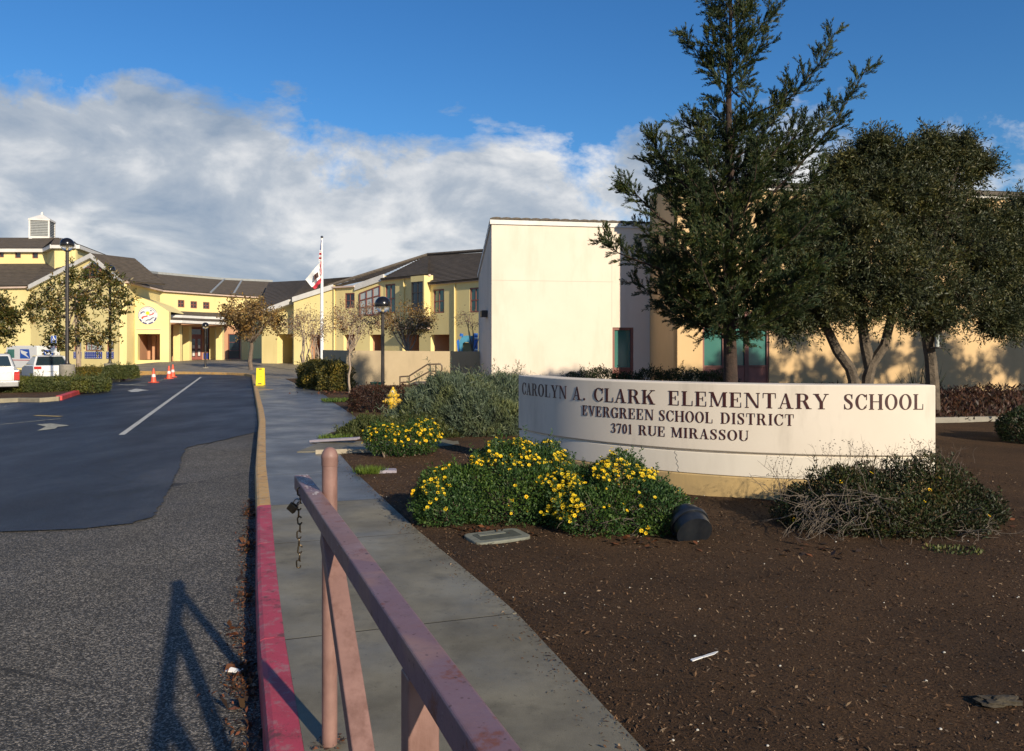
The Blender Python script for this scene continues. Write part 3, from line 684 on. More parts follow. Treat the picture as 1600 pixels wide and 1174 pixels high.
# ================================================================== THE GATE
def gx(Y): return .4217-.386*Y
gate = thing('swing_gate', 'faded mauve square-tube swing gate over the sidewalk', 'gate', (gx(1.567), 1.567, 0))
BW, BT = .0635, 1.016; bz = BT-BW/2
def gp(Y, z): return (gx(Y), Y, z)
MB().bar(gp(3.556, bz), gp(-1.1, bz), BW, BW).build('top_rail', M['gate'], gate, bevel=.006, seg=3)
MB().bar(gp(2.74, bz-.045), gp(1.60, .05), BW*.96, BW*.96).build('brace', M['post'], gate, bevel=.005, seg=3)
MB().bar(gp(1.567, .03), gp(1.567, bz-BW/2-.001), BW, BW, up=Vector((.36, -.933, 0))).build('leg', M['post'], gate, bevel=.005, seg=3)
MB().bar(gp(-1.02, .03), gp(-1.02, bz-BW/2-.001), BW, BW, up=Vector((.36, -.933, 0))).build('leg', M['post'], gate, bevel=.005, seg=3)
gd = Vector((gx(1)-gx(0), 1, 0)).normalized(); gn = Vector((gd.y, -gd.x, 0)); m = MB()
for _ in range(46):
    Y = 3.54-.46*rnd.random()**1.3; s = rnd.uniform(-.022, .022); c = Vector(gp(Y, BT+.0006+rnd.random()*.0003))+gn*s; k = rnd.randint(5, 8); ra = rnd.uniform(.002, .009)
    m.poly(*[c+gd*(math.cos(2*math.pi*i/k)*ra*rnd.uniform(1, 2.6))+gn*(math.sin(2*math.pi*i/k)*ra*rnd.uniform(.5, 1)) for i in range(k)])
tag(m.build('scraped_paint', M['worn'], gate), kind='stuff')
p = Vector((-.732, 3.16, 0))
post = thing('lock_post', 'salmon painted round post with domed cap beside the gate rail', 'post', p)
MB().lathe([(.0305, -.1), (.0305, 1.128)], 28, T(*p)).build('shaft', M['post'], post, sm=True)
MB().lathe([(.0318, 1.118), (.0325, 1.121), (.0325, 1.146), (.0335, 1.150), (.0338, 1.158), (.032, 1.163), (.029, 1.172), (.022, 1.183), (.012, 1.190), (.001, 1.1925)], 28, T(*p)).build('cap', M['post'], post, sm=True)
m = MB()
for _ in range(60):
    a = rnd.uniform(0, 6.28); r = rnd.uniform(.034, .075); m.poly(*[(p.x+r*math.cos(a)+rnd.uniform(-.012, .012), p.y+r*math.sin(a)+rnd.uniform(-.012, .012), .004+rnd.uniform(0, .012)) for _ in range(3)])
tag(tag(m.build('debris', M['leaf_litter']), 'bits of leaf debris round the foot of the round post', 'debris'), kind='stuff')
hp = Vector((gx(-1.2), -1.2, 0)); hpo = thing('hinge_post', 'salmon painted hinge post at the far end of the gate', 'post', hp)
MB().lathe([(.045, -.1), (.045, 1.2), (.04, 1.22), (.001, 1.24)], 20, T(*hp)).build('shaft', M['post'], hpo, sm=True)
# chain and padlock hang from the end of the rail
cy = 3.34; c0 = Vector(gp(cy, BT-BW))-gn*.034
chain = thing('chain', 'rusty short chain dangling from the end of the gate rail', 'chain', c0)
def linkm(c, flip, tilt=0, L=.040, Wd=.023, r=.0036):
    pts = []
    for k in range(17):
        a = 2*math.pi*k/16; x = math.cos(a)*(Wd/2-r); z = math.sin(a)*(Wd/2-r)+(L/2-Wd/2)*(1 if math.sin(a) >= 0 else -1); pts.append(Vector((x, 0, z)))
    Mx = T(*c) @ RZ(.35+flip*math.pi/2) @ RY(tilt); m = MB(); m.tube([Mx @ q for q in pts], r, 6, False); return m
z = c0.z+.03
for k in range(11):
    linkm((c0.x+.003*math.sin(k*1.7), c0.y+.002*math.cos(k), z), k % 2, rnd.uniform(-.12, .12)).build('chain_link', M['brass'], chain, sm=True); z -= .0305
pl = thing('padlock', 'small tarnished brass padlock hooked through the gate chain', 'padlock', c0)
Mx = T(c0.x-.026, c0.y-.005, c0.z-.036) @ RZ(-.2) @ RY(R_(38))
MB().box((-.019, -.010, -.020), (.019, .010, .016), Mx).build('body', M['brass'], pl, bevel=.004)
m = MB(); m.tube([Mx @ Vector((.012*math.cos(math.pi*k/10), 0, .03+.014*math.sin(math.pi*k/10))) for k in range(11)], .0032, 6)
m.tube([Mx @ Vector((.012, 0, .012)), Mx @ Vector((.012, 0, .032))], .0032, 6).tube([Mx @ Vector((-.012, 0, .012)), Mx @ Vector((-.012, 0, .032))], .0032, 6)
m.build('shackle', M['steel'], pl, sm=True)
# ================================================================== BUILDINGS
def pln(px, Y): return Vector(((px-800)*Y/F, Y))
class Fr:                                            # a facade: plan line A-B, u along it, d out of it towards the viewer
    def __init__(s, A, B):
        s.A = Vector(A); s.B = Vector(B); s.U = (s.B-s.A).normalized(); s.L = (s.B-s.A).length
        s.n = Vector((s.U.y, -s.U.x))
        if s.n.dot(-(s.A+s.B)) < 0: s.n = -s.n
    def p(s, u, z, d=0): q = s.A+s.U*u+s.n*d; return Vector((q.x, q.y, z))
    def u(s, px, d=0):
        k = (px-800)/F; a = s.A+s.n*d; return (k*a.y-a.x)/(s.U.x-k*s.U.y)
    def Y(s, px, d=0): return (s.A+s.n*d+s.U*s.u(px, d)).y
    def z(s, px, v, d=0): return EYE-(v-540)*s.Y(px, d)/F
    def rect(s, r): return (s.u(r[0]), s.u(r[2]), s.z((r[0]+r[2])/2, r[3]), s.z((r[0]+r[2])/2, r[1]))
    def box(s, m, u0, u1, z0, z1, d0, d1):
        v = [s.p(u, z, d) for u, z, d in ((u0,z0,d0),(u1,z0,d0),(u1,z0,d1),(u0,z0,d1),(u0,z1,d0),(u1,z1,d0),(u1,z1,d1),(u0,z1,d1))]
        return m.add(v, [(0,3,2,1),(4,5,6,7),(0,1,5,4),(1,2,6,5),(2,3,7,6),(3,0,4,7)])
def wall(par, fr, z0, top, holes, mat, th=.3, name='wall'):
    """facade with real openings; top = [(u, z), ...] roofline; holes = [(u0, u1, z0, z1)]"""
    m = MB(); cuts = sorted(set([0., fr.L]+[u for u, _ in top]+[h for q in holes for h in q[:2]])); cuts = [c for c in cuts if -1e-6 <= c <= fr.L+1e-6]
    for a, b in zip(cuts, cuts[1:]):
        if b-a < 1e-4: continue
        c = (a+b)/2; z = z0
        for h in sorted([h for h in holes if h[0] < c < h[1]], key=lambda h: h[2]):
            if h[2] > z+1e-4: m.poly(fr.p(a, z), fr.p(b, z), fr.p(b, h[2]), fr.p(a, h[2]))
            z = h[3]
        m.poly(fr.p(a, z), fr.p(b, z), fr.p(b, interp(top, b)), fr.p(a, interp(top, a)))
        m.poly(fr.p(a, interp(top, a)), fr.p(b, interp(top, b)), fr.p(b, interp(top, b), -th), fr.p(a, interp(top, a), -th))
    for h in holes:
        u0, u1, a, b = h
        for q in (((u0, a), (u1, a)), ((u1, a), (u1, b)), ((u1, b), (u0, b)), ((u0, b), (u0, a))):
            m.poly(fr.p(*q[0]), fr.p(*q[1]), fr.p(*q[1], -th), fr.p(*q[0], -th))
    for u in (0, fr.L): m.poly(fr.p(u, z0), fr.p(u, interp(top, u)), fr.p(u, interp(top, u), -th), fr.p(u, z0, -th))
    return m.build(name, M[mat], par)
def window(par, fr, h, nx, nz, rec=.12, fw=.07, fm='frame', gm='glass_dark', mw=.045, name='window'):
    u0, u1, a, b = h; m = MB()
    fr.box(m, u0, u0+fw, a, b, -rec-.03, -rec+.06); fr.box(m, u1-fw, u1, a, b, -rec-.03, -rec+.06)
    fr.box(m, u0+fw, u1-fw, a, a+fw, -rec-.03, -rec+.055); fr.box(m, u0+fw, u1-fw, b-fw, b, -rec-.03, -rec+.055)
    for i in range(1, nx): u = lerp(u0, u1, i/nx); fr.box(m, u-mw/2, u+mw/2, a+fw, b-fw, -rec-.02, -rec+.04)
    for i in range(1, nz): z = lerp(a, b, i/nz); fr.box(m, u0+fw, u1-fw, z-mw/2, z+mw/2, -rec-.02, -rec+.035)
    o = m.build(name, M[fm], par)
    g_ = MB(); g_.poly(fr.p(u0, a, -rec), fr.p(u1, a, -rec), fr.p(u1, b, -rec), fr.p(u0, b, -rec)); g_.build('pane', M[gm], o); return o
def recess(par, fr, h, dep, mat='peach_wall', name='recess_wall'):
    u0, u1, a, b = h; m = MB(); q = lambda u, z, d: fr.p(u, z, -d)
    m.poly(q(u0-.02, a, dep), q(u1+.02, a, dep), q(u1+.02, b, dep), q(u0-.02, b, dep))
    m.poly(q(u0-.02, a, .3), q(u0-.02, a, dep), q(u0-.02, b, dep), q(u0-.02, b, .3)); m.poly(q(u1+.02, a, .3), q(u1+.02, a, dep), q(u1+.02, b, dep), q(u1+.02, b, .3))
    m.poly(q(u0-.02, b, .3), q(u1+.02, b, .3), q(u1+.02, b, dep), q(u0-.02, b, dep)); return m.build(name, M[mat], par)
def fascia(par, fr, pts, h, d0, d1, mat='trim_white', name='fascia'):
    m = MB()
    for (u0, a), (u1, b) in zip(pts, pts[1:]):
        v = [fr.p(u0, a-h, d0), fr.p(u1, b-h, d0), fr.p(u1, b-h, d1), fr.p(u0, a-h, d1), fr.p(u0, a, d0), fr.p(u1, b, d0), fr.p(u1, b, d1), fr.p(u0, a, d1)]
        m.add(v, [(0,3,2,1),(4,5,6,7),(0,1,5,4),(1,2,6,5),(2,3,7,6),(3,0,4,7)])
    return m.build(name, M[mat], par)
def roofq(par, e0, e1, r1, r0, n=14, mat='roof', step=.035, name='roof'):
    """tiled slope in stepped courses from eave e0-e1 up to ridge r0-r1"""
    e0, e1, r0, r1 = map(Vector, (e0, e1, r0, r1)); nrm = (e1-e0).cross(r0-e0).normalized()
    if nrm.z < 0: nrm = -nrm
    m = MB()
    for i in range(n):
        t0, t1 = i/n, (i+1)/n+.004
        a, b, c, d = e0.lerp(r0, t0)+nrm*step, e1.lerp(r1, t0)+nrm*step, e1.lerp(r1, min(t1, 1)), e0.lerp(r0, min(t1, 1))
        m.poly(a, b, c, d); m.poly(e0.lerp(r0, t0), e1.lerp(r1, t0), b, a)
    m.poly(e0-nrm*.12, e1-nrm*.12, e1+nrm*step, e0+nrm*step)
    return m.build(name, M[mat], par)
def pipe(par, fr, px, v0, v1, d=.06):
    u = fr.u(px); m = MB(); m.tube([fr.p(u, fr.z(px, v1), d), fr.p(u, fr.z(px, v0), d)], .05, 8); m.build('downpipe', M['yellow_wall'], par, sm=True)

# ---- cream building on the right: a shed-roofed wing and a taller block standing forward of it
SL = .18
W = thing('cream_building', 'cream stucco building with shed roof and maroon framed windows behind the trees', 'building', (5, 27, 0))
f1 = Fr((-.70, 27.0), (4.90, 28.0)); zt = 5.88
dh = f1.rect((957, 512, 990, 606))
wall(W, f1, -.3, [(0, zt), (f1.L, zt)], [dh], 'white_wall')
m = MB(); f1.box(m, .003, dh[1]-.75, 3.832, 3.848, .001, .004); m.build('wall_joint', M['trim_pink'], W)
m = MB(); uj = f1.u(956); f1.box(m, uj-.006, uj+.006, dh[3]+.02, zt-.2, .001, .004); m.build('wall_joint', M['trim_pink'], W)
fascia(W, f1, [(-.06, zt+.03), (f1.L, zt+.03)], .15, -.02, .05)
o = window(W, f1, (dh[0], dh[1], dh[2]+.62, dh[3]), 1, 1, .10, .09, 'frame', 'glass_teal', name='window')
m = MB(); f1.box(m, dh[0], dh[1], dh[2], dh[2]+.62, -.14, -.06); m.build('window_panel', M['door'], W)
f1s = Fr((-.70, 27.0), (-1.28, 30.2)); f1s.n = Vector((-.984, -.177))
wall(W, f1s, -.3, [(0, zt), (f1s.L, 4.3)], [], 'white_wall', name='side_wall')
fascia(W, f1s, [(0, zt+.04), (f1s.L, 4.34)], .14, -.02, .05)
nb = Vector((-.18, 1)).normalized()
roofq(W, (-1.33, 30.25, 4.33), (4.3, 31.3, 4.33), (4.85, 28.0, zt+.06), (-.75, 26.97, zt+.06), 10, 'roof_r')
tm = MB(); tm.prism([(0, -.02, 0), (.10, -.02, .035), (.22, -.02, .05), (.34, -.02, .04), (.40, -.02, .02), (.40, -.02, -.02), (0, -.02, -.035)], (0, .45, -.2)); tme = tm.mesh('roof_tile'); tme.materials.append(M['roof_r'])
for i in range(17):
    u = -.06+i*.345; q = f1.p(u, zt+.075, .05+rnd.uniform(-.015, .015)); t_ = bpy.data.objects.new('roof_tile', tme); COL.objects.link(t_)
    t_.matrix_basis = T(*q) @ RZ(math.atan2(f1.U.y, f1.U.x)) @ RY(rnd.uniform(-.02, .02)); t_.parent = W; t_.matrix_parent_inverse = MW(W).inverted()
f2 = Fr((5.35, 25.5), (24, 25.5+SL*18.65)); zt2 = 6.9
hw = f2.rect((1098, 486, 1202, 604))
wall(W, f2, -.3, [(0, zt2), (f2.L, zt2)], [hw], 'peach_stucco2')
f2s = Fr((4.90, 28.0), (5.35, 25.5)); f2s.n = Vector((-.984, -.177)); wall(W, f2s, -.3, [(0, zt2), (f2s.L, zt2)], [], 'peach_stucco2', name='side_wall')
fascia(W, f2, [(-.08, zt2+.05), (f2.L, zt2+.05)], .22, -.02, .08)
roofq(W, f2.p(-.15, zt2+.05, .15), f2.p(f2.L, zt2+.05, .15), f2.p(f2.L, zt2+.15, -2.5), f2.p(-.15, zt2+.15, -2.5), 14, 'roof_r')
u0, u1, a, b = hw; wd = (u1-u0)/3
for i in range(3):
    window(W, f2, (u0+i*wd, u0+(i+1)*wd-.002, a+.62, a+.62+1.38), 1, 1, .10, .07, 'frame', 'glass_teal')
    window(W, f2, (u0+i*wd, u0+(i+1)*wd-.002, a+2.005, b), 1, 1, .10, .07, 'frame', 'glass_pale')
    m = MB(); f2.box(m, u0+i*wd+.07, u0+(i+1)*wd-.07, a, a+.62, -.14, -.07); m.build('window_panel', M['door'], W)
    m = MB(); f2.box(m, u0+i*wd, u0+i*wd+.07, a, a+.62, -.13, -.05); f2.box(m, u0+(i+1)*wd-.07, u0+(i+1)*wd, a, a+.62, -.13, -.05); m.build('window_post', M['frame'], W)
m = MB(); f1s.box(m, .9, 1.3, f1s.z(752, 498), f1s.z(752, 488), 0, .22); wl_ = m.build('wall_light', M['lamp_black'], bevel=.02); tag(wl_, 'small dark wall lamp on the side of the cream building', 'lamp')

# ---- tan courtyard wall
cw = thing('courtyard_wall', 'tan stucco garden wall joining the cream building', 'wall', (-4, 28.5, 0))
c1 = Fr((-5.87, 27.9), (-1.2, 29.9)); wall(cw, c1, -.3, [(0, 1.42), (c1.L, 1.37)], [], 'tan_wall', .25, 'wall_face')
c2 = Fr((-8.3, 34.5), (-5.87, 27.9)); wall(cw, c2, -.3, [(0, 1.40), (c2.L, 1.42)], [], 'tan_wall', .25, 'wall_face')

# ---- yellow two-storey wing in the middle
Bz = -.3
Y2 = thing('yellow_wing', 'yellow two-storey school wing with dark tiled roof behind the tan wall', 'building', (-6, 52, 0))
e1 = Fr(pln(671, 50.9), pln(775, 46.3)); e2 = Fr(pln(599, 54.5), pln(671, 50.9))
z1, z2 = 5.57, 6.15
h1 = [e1.rect(r) for r in ((677, 452, 694, 489.5), (734, 449.5, 751, 488.5))]; g1 = [e1.rect((673, 523, 702, 566))]
wall(Y2, e1, Bz, [(0, z1), (e1.L, z1)], h1+g1, 'yellow_wall')
for h in h1: window(Y2, e1, h, 2, 2, .08, .09, 'frame', 'glass_teal', .06)
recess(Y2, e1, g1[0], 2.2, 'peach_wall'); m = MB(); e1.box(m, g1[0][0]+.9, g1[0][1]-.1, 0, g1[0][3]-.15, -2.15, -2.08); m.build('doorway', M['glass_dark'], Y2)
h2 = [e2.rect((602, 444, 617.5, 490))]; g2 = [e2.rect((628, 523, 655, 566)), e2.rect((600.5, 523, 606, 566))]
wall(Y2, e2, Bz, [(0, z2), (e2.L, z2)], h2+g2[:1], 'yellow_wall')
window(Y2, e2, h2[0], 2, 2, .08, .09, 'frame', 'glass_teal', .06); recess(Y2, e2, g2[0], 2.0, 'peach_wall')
# projecting bay window with its shelf
ub = e2.rect((652, 441, 668.5, 492)); m = MB(); e2.box(m, ub[0]-.05, ub[1]+.25, ub[2]-.15, ub[2], 0, .55); e2.box(m, ub[0]-.05, ub[1]+.25, ub[3], z2-.05, 0, .5)
e2.box(m, ub[1]+.12, ub[1]+.25, ub[2], ub[3], 0, .5); m.build('bay_surround', M['yellow_wall'], Y2)
bw = Fr(e2.p(ub[0], 0, .42).xy, e2.p(ub[1]+.1, 0, .42).xy); window(Y2, bw, (0, bw.L, ub[2], ub[3]), 2, 3, 0, .06, 'lamp_black', 'glass_dark', .05, 'bay_window')
m = MB(); e2.box(m, ub[0]-.05, ub[0]+.0, ub[2], ub[3], 0, .42); m.build('bay_side', M['yellow_wall'], Y2)
m = MB(); e2.box(m, ub[0]-1.2, ub[1]+.3, ub[2]-.95, ub[2]-.8, 0, .5); m.build('ledge', M['trim_pink'], Y2)
m = MB(); e2.box(m, ub[0]+.1, ub[1]+.2, ub[2]-.78, ub[2]-.2, -.02, .06); m.build('ledge_shadow_panel', M['black'], Y2)  # black slab imitates the shade between bay sill and ledge
fascia(Y2, e1, [(0, z1+.04), (e1.L, z1+.04)], .12, 0, .18, 'trim_pink', 'gutter'); fascia(Y2, e2, [(0, z2+.04), (e2.L+.15, z2+.04)], .12, 0, .18, 'trim_pink', 'gutter')
for fr_, px, v0, v1 in ((e1, 711.5, 441, 560), (e2, 632, 433, 560)): pipe(Y2, fr_, px, v0, v1)
f3 = Fr(pln(555.5, 56), pln(599, 54.5)); za, zb_ = f3.z(556, 446), f3.z(598, 431)
wall(Y2, f3, Bz, [(0, za), (f3.L, zb_)], [f3.rect((578, 523, 597, 566))], 'yellow_wall'); recess(Y2, f3, f3.rect((578, 523, 597, 566)), 1.8)
fascia(Y2, f3, [(0, za+.05), (f3.L+.1, zb_+.09)], .42, 0, .12)
ua, ub2 = f3.u(563), f3.u(594); m = MB(); zl, zh, zbm = f3.z(563, 459), f3.z(594, 447), f3.z(578, 492)
m.poly(f3.p(ua, zbm, .03), f3.p(ub2, zbm, .03), f3.p(ub2, zh, .03), f3.p(ua, zl, .03)); pane = None
fm_ = MB()
for i in range(4):
    u = lerp(ua, ub2, i/3); f3.box(fm_, u-.045, u+.045, zbm, lerp(zl, zh, i/3)+.03, .02, .08)
for i in range(4):
    q0, q1 = f3.p(ua, lerp(zbm, zl, i/3), .05), f3.p(ub2, lerp(zbm, zh, i/3), .05); fm_.bar(q0, q1, .05, .08)
wo = fm_.build('slanted_window', M['frame'], Y2); m.build('pane', M['glass_pale'], wo)  # pane's pale base colour stands in for reflected sky
f4 = Fr(pln(521, 57.2), pln(555.5, 56)); z4 = f4.z(540, 448); h4 = f4.rect((539, 458, 554, 482)); g4 = f4.rect((537, 523, 556, 566))
g4 = (g4[0], min(g4[1], f4.L-.05), g4[2], g4[3])
wall(Y2, f4, Bz, [(0, z4), (f4.L, z4)], [h4, g4], 'yellow_wall'); window(Y2, f4, h4, 2, 2, .08, .08, 'frame', 'glass_dark'); recess(Y2, f4, g4, 1.8)
fascia(Y2, f4, [(0, z4+.04), (f4.L, z4+.04)], .12, 0, .18, 'trim_pink', 'gutter'); pipe(Y2, f4, 523, 450, 560)
rg = lambda px, Y, v: at(px, v, Y)
rA, rB, rC = rg(668, 60.6, 400), rg(753, 56.2, 394), rg(800, 54, 392)
roofq(Y2, e1.p(-.05, z1+.05, .25), e1.p(e1.L, z1+.05, .25), rC, rA, 22)
roofq(Y2, e2.p(0, z2+.05, .25), e2.p(e2.L+.15, z2+.05, .25), rA+Vector((.1, 0, .02)), rA+Vector((-.1, .1, .02)), 18)
hipl = rg(523, 57.6, 447)
roofq(Y2, hipl, f3.p(f3.L, zb_+.05, 0), rA+Vector((0, .05, .02)), rA+Vector((-.1, .05, 0)), 14)
hm = MB(); hm.tube([hipl+Vector((-.5, 0, .0)), hipl.lerp(rA, .5)+Vector((0, 0, .12)), rA+Vector((0, 0, .1))], .13, 6); hm.tube([rA+Vector((0, 0, .1)), rB+Vector((0, 0, .1)), rC], .13, 6); hm.build('ridge_cap', M['roof_r'], Y2)

# ---- yellow gabled entrance range between the wings
E5 = thing('yellow_side_entrance', 'yellow school range with white sloping fascia behind the flagpole', 'building', (-14, 58, .2))
f5 = Fr(pln(459, 58), pln(521, 57.2)); za, zb_ = f5.z(459, 466), f5.z(521, 446); h5 = f5.rect((483, 523, 505, 572)); h5b = f5.rect((492, 497, 519, 521))
wall(E5, f5, Bz, [(0, za), (f5.L, zb_)], [h5], 'yellow_wall'); fascia(E5, f5, [(-.05, za+.06), (f5.L, zb_+.06)], .36, 0, .15); recess(E5, f5, h5, 2.2)
f6 = Fr(pln(409, 60), pln(459, 59)); za, zb_ = f6.z(409, 489), f6.z(459, 470); h6 = f6.rect((433, 522, 457.5, 571))
wall(E5, f6, Bz, [(0, za), (f6.L, zb_)], [h6], 'yellow_wall'); fascia(E5, f6, [(-.1, za+.06), (f6.L-.02, zb_+.06)], .36, 0, .6)
recess(E5, f6, h6, 2.4, 'yellow_wall'); m = MB(); f6.box(m, h6[0]+.45, h6[1]-.02, .2, h6[3]-.1, -2.38, -2.3); dd = m.build('entrance_door', M['glass_dark'], E5)
m = MB()
for k in (.45, .62, .78): u = lerp(h6[0], h6[1], k); f6.box(m, u, u+.1, .2, h6[3]-.1, -2.3, -2.2)
m.build('door_post', M['frame'], E5)
f56 = Fr(f6.B, f5.A); m = MB(); a_, b_ = f6.p(f6.L, 0), f5.p(0, 0); m.poly((a_.x, a_.y+.0, Bz), (b_.x, b_.y, Bz), (b_.x, b_.y, f5.z(459, 466)), (a_.x, a_.y, f5.z(459, 468))); m.build('return_wall', M['yellow_wall'], E5)
r5a, r5b = rg(420, 84, 441), rg(480, 74, 438); r5c = rg(570, 68, 431)
roofq(E5, f6.p(-.4, f6.z(409, 488), .1), f6.p(f6.L, f6.z(459, 469), .1), r5b, r5a, 18); roofq(E5, f5.p(0, f5.z(459, 464.5), .1), f5.p(f5.L, f5.z(521, 445), .1), r5c, r5b, 18)

# ---- yellow main range, concave, with the covered entrance
MBd = thing('yellow_main_range', 'yellow school range with three small square windows over the covered entrance', 'building', (-30, 72, .28))
pp = [pln(193, 60), pln(250, 69.7), pln(345, 75.8), pln(420, 80.4)]; ze = 6.47; segs = [Fr(a, b) for a, b in zip(pp, pp[1:])]
s1, s2, s3 = segs; w3 = [s2.rect(r) for r in ((278, 469, 288.3, 480.5), (297.7, 471, 308, 482), (317.3, 472.3, 327.5, 483))]
wall(MBd, s1, Bz, [(0, ze), (s1.L, ze)], [], 'yellow_wall'); wall(MBd, s3, Bz, [(0, ze), (s3.L, ze)], [], 'yellow_wall')
ent = s2.rect((279, 508, 340, 566)); hd = (ent[0], ent[1], .28, ent[3]); wall(MBd, s2, Bz, [(0, ze), (s2.L, ze)], w3, 'yellow_wall')
for h in w3: window(MBd, s2, h, 2, 2, .10, .09, 'frame', 'glass_dark', .10)
rid = [rg(184, 68, 421), rg(245, 78, 428), rg(345, 85, 437), rg(425, 90, 440.5)]
for s, (a, b) in zip(segs, zip(rid, rid[1:])):
    fascia(MBd, s, [(0, ze+.06), (s.L, ze+.06)], .16, 0, .3, 'trim_pink', 'gutter'); roofq(MBd, s.p(-.05, ze+.07, .32), s.p(s.L+.05, ze+.07, .32), b, a, 16)
m = MB()
for a, b in zip(rid, rid[1:]): m.bar(a+Vector((0, 0, .08)), b+Vector((0, 0, .08)), .3, .22)
for q, s, u in ((rid[2]+Vector((2, .5, 0)), s3, .35), ): m.bar(s3.p(1.2, ze+.12, .3), rid[2].lerp(rid[3], .4)+Vector((0, 0, .05)), .16, .1)
m.bar(s2.p(s2.L-1.5, ze+.12, .3), rid[2]+Vector((.4, 0, .05)), .16, .1); m.build('ridge_cap', M['louvre'], MBd)
# entrance: maroon doors, transom, side glazing
z0 = .28
du = s2.rect((295.8, 513, 314.5, 562.5)); m = MB(); s2.box(m, du[0], du[1], z0, du[3], .0, .12); door = m.build('entrance_door', M['door'], MBd)
m = MB(); s2.box(m, du[0]+.12, du[1]-.12, lerp(z0, du[3], .80), du[3]-.1, .12, .135); m.build('transom_pane', M['glass_dark'], door)
for k in (0, 1):
    for (a, b, mt) in ((.42, .66, 'glass_dark'), (.10, .33, 'glass_dark'), (.36, .46, 'trim_white'), (.12, .28, 'trim_white')):
        um = lerp(du[0], du[1], .27+.46*k); ww = .17 if mt == 'glass_dark' else .12
        m = MB(); s2.box(m, um-ww, um+ww, lerp(z0, du[3], a), lerp(z0, du[3], b), .12, .132 if mt == 'glass_dark' else .140); m.build('door_pane' if mt == 'glass_dark' else 'notice', M[mt], door)
for r in ((318, 514, 325.5, 551), (356, 522, 374, 562), (281, 512, 286, 560)):
    fr_ = s2 if r[0] < 345 else s3; q = fr_.rect(r); window(MBd, fr_, (q[0], q[1], max(q[2], z0), q[3]), 1, 3, -.06, .07, 'frame', 'glass_dark')
q = s2.rect((317.5, 552, 327.5, 561)); m = MB(); s2.box(m, q[0], q[1], q[2], q[3], 0, .07); m.build('blue_tile_panel', M['tile_blue'], MBd)
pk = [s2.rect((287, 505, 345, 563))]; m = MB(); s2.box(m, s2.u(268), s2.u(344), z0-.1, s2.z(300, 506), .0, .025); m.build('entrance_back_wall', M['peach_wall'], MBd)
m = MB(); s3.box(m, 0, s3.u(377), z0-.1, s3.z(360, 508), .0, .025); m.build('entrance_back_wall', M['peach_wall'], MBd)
for px, wpx, Y in ((275.5, 10.5, 66.5), (290.5, 10.5, 69.5), (342, 10, 72.0), (331.5, 9, 73.8), (383, 10, 71)):
    a, b = pln(px-wpx/2, Y), pln(px+wpx/2, Y); fr_ = Fr(a, b); m = MB(); fr_.box(m, 0, fr_.L, z0-.3, EYE+(540-505)*Y/F, -.55, 0); m.build('pillar', M['yellow_wall'], MBd, bevel=.03)
# canopy: two stepped white fascias with a tiled strip between
cp = [pln(263, 63.6), pln(283, 64.6), pln(318, 67.5), pln(352, 69.8)]
bk = [pln(262, 70.2), pln(285, 72), pln(320, 74.2), pln(356, 76)]
zc = [EYE+(540-499)*64.5/F]*4
for k in range(3):
    a, b, c, d = cp[k], cp[k+1], bk[k+1], bk[k]
    m = MB(); m.add([(a.x, a.y, 3.30), (b.x, b.y, 3.42), (c.x, c.y, 3.30), (d.x, d.y, 3.30), (a.x, a.y, 3.60), (b.x, b.y, 3.60), (c.x, c.y, 3.60), (d.x, d.y, 3.60)], [(0,3,2,1),(4,5,6,7),(0,1,5,4),(1,2,6,5),(2,3,7,6),(3,0,4,7)])
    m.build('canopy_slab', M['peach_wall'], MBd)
    fr_ = Fr(a, b); fascia(MBd, fr_, [(0, 3.66), (fr_.L, 3.66)], .22, 0, .12)
    a2, b2 = a.lerp(d, .28), b.lerp(c, .28)
    roofq(MBd, (a.x, a.y, 3.66), (b.x, b.y, 3.66), (b2.x, b2.y, 3.96), (a2.x, a2.y, 3.96), 4)
    fr_ = Fr(a2, b2); fascia(MBd, fr_, [(0, 4.16), (fr_.L, 4.16)], .22, 0, .1)
    roofq(MBd, (a2.x, a2.y, 4.16), (b2.x, b2.y, 4.16), (c.x, c.y, 4.72), (d.x, d.y, 4.72), 8, 'roof_r')
# block with the round emblem and the deep opening
b1 = Fr(pln(195, 62.6), pln(264, 63.2)); hb = b1.rect((215, 522, 250, 563)); tp = [(0, b1.z(195, 456)), (b1.u(243), b1.z(243, 474)), (b1.L, b1.z(264, 487))]
wall(MBd, b1, Bz, tp, [hb], 'yellow_wall', .6); recess(MBd, b1, hb, 3.0); m = MB()
for k in (.32, .52, .70): u = lerp(hb[0], hb[1], k); b1.box(m, u, u+.28, z0-.3, hb[3], -2.5, -2.2)
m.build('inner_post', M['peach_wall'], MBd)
m = MB(); b1.box(m, b1.u(213), b1.u(251), hb[3]+.35, hb[3]+.41, .0, .05); m.build('ledge', M['trim_pink'], MBd)
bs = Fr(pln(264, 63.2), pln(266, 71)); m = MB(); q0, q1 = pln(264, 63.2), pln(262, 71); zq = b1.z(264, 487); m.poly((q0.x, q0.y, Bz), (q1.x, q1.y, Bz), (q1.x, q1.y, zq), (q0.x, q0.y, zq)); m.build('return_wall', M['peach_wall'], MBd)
m = MB(); m.poly(b1.p(0, tp[0][1], 0), b1.p(tp[1][0], tp[1][1], 0), b1.p(tp[1][0], tp[1][1]-.03, -6), b1.p(0, tp[0][1]-.03, -6)); m.poly(b1.p(tp[1][0], tp[1][1], 0), b1.p(b1.L, tp[2][1], 0), b1.p(b1.L, tp[2][1]-.03, -6), b1.p(tp[1][0], tp[1][1]-.03, -6)); m.build('block_roof', M['yellow_wall'], MBd)
eu, ez, er = b1.u(231), b1.z(231, 493), 14.2*63/F
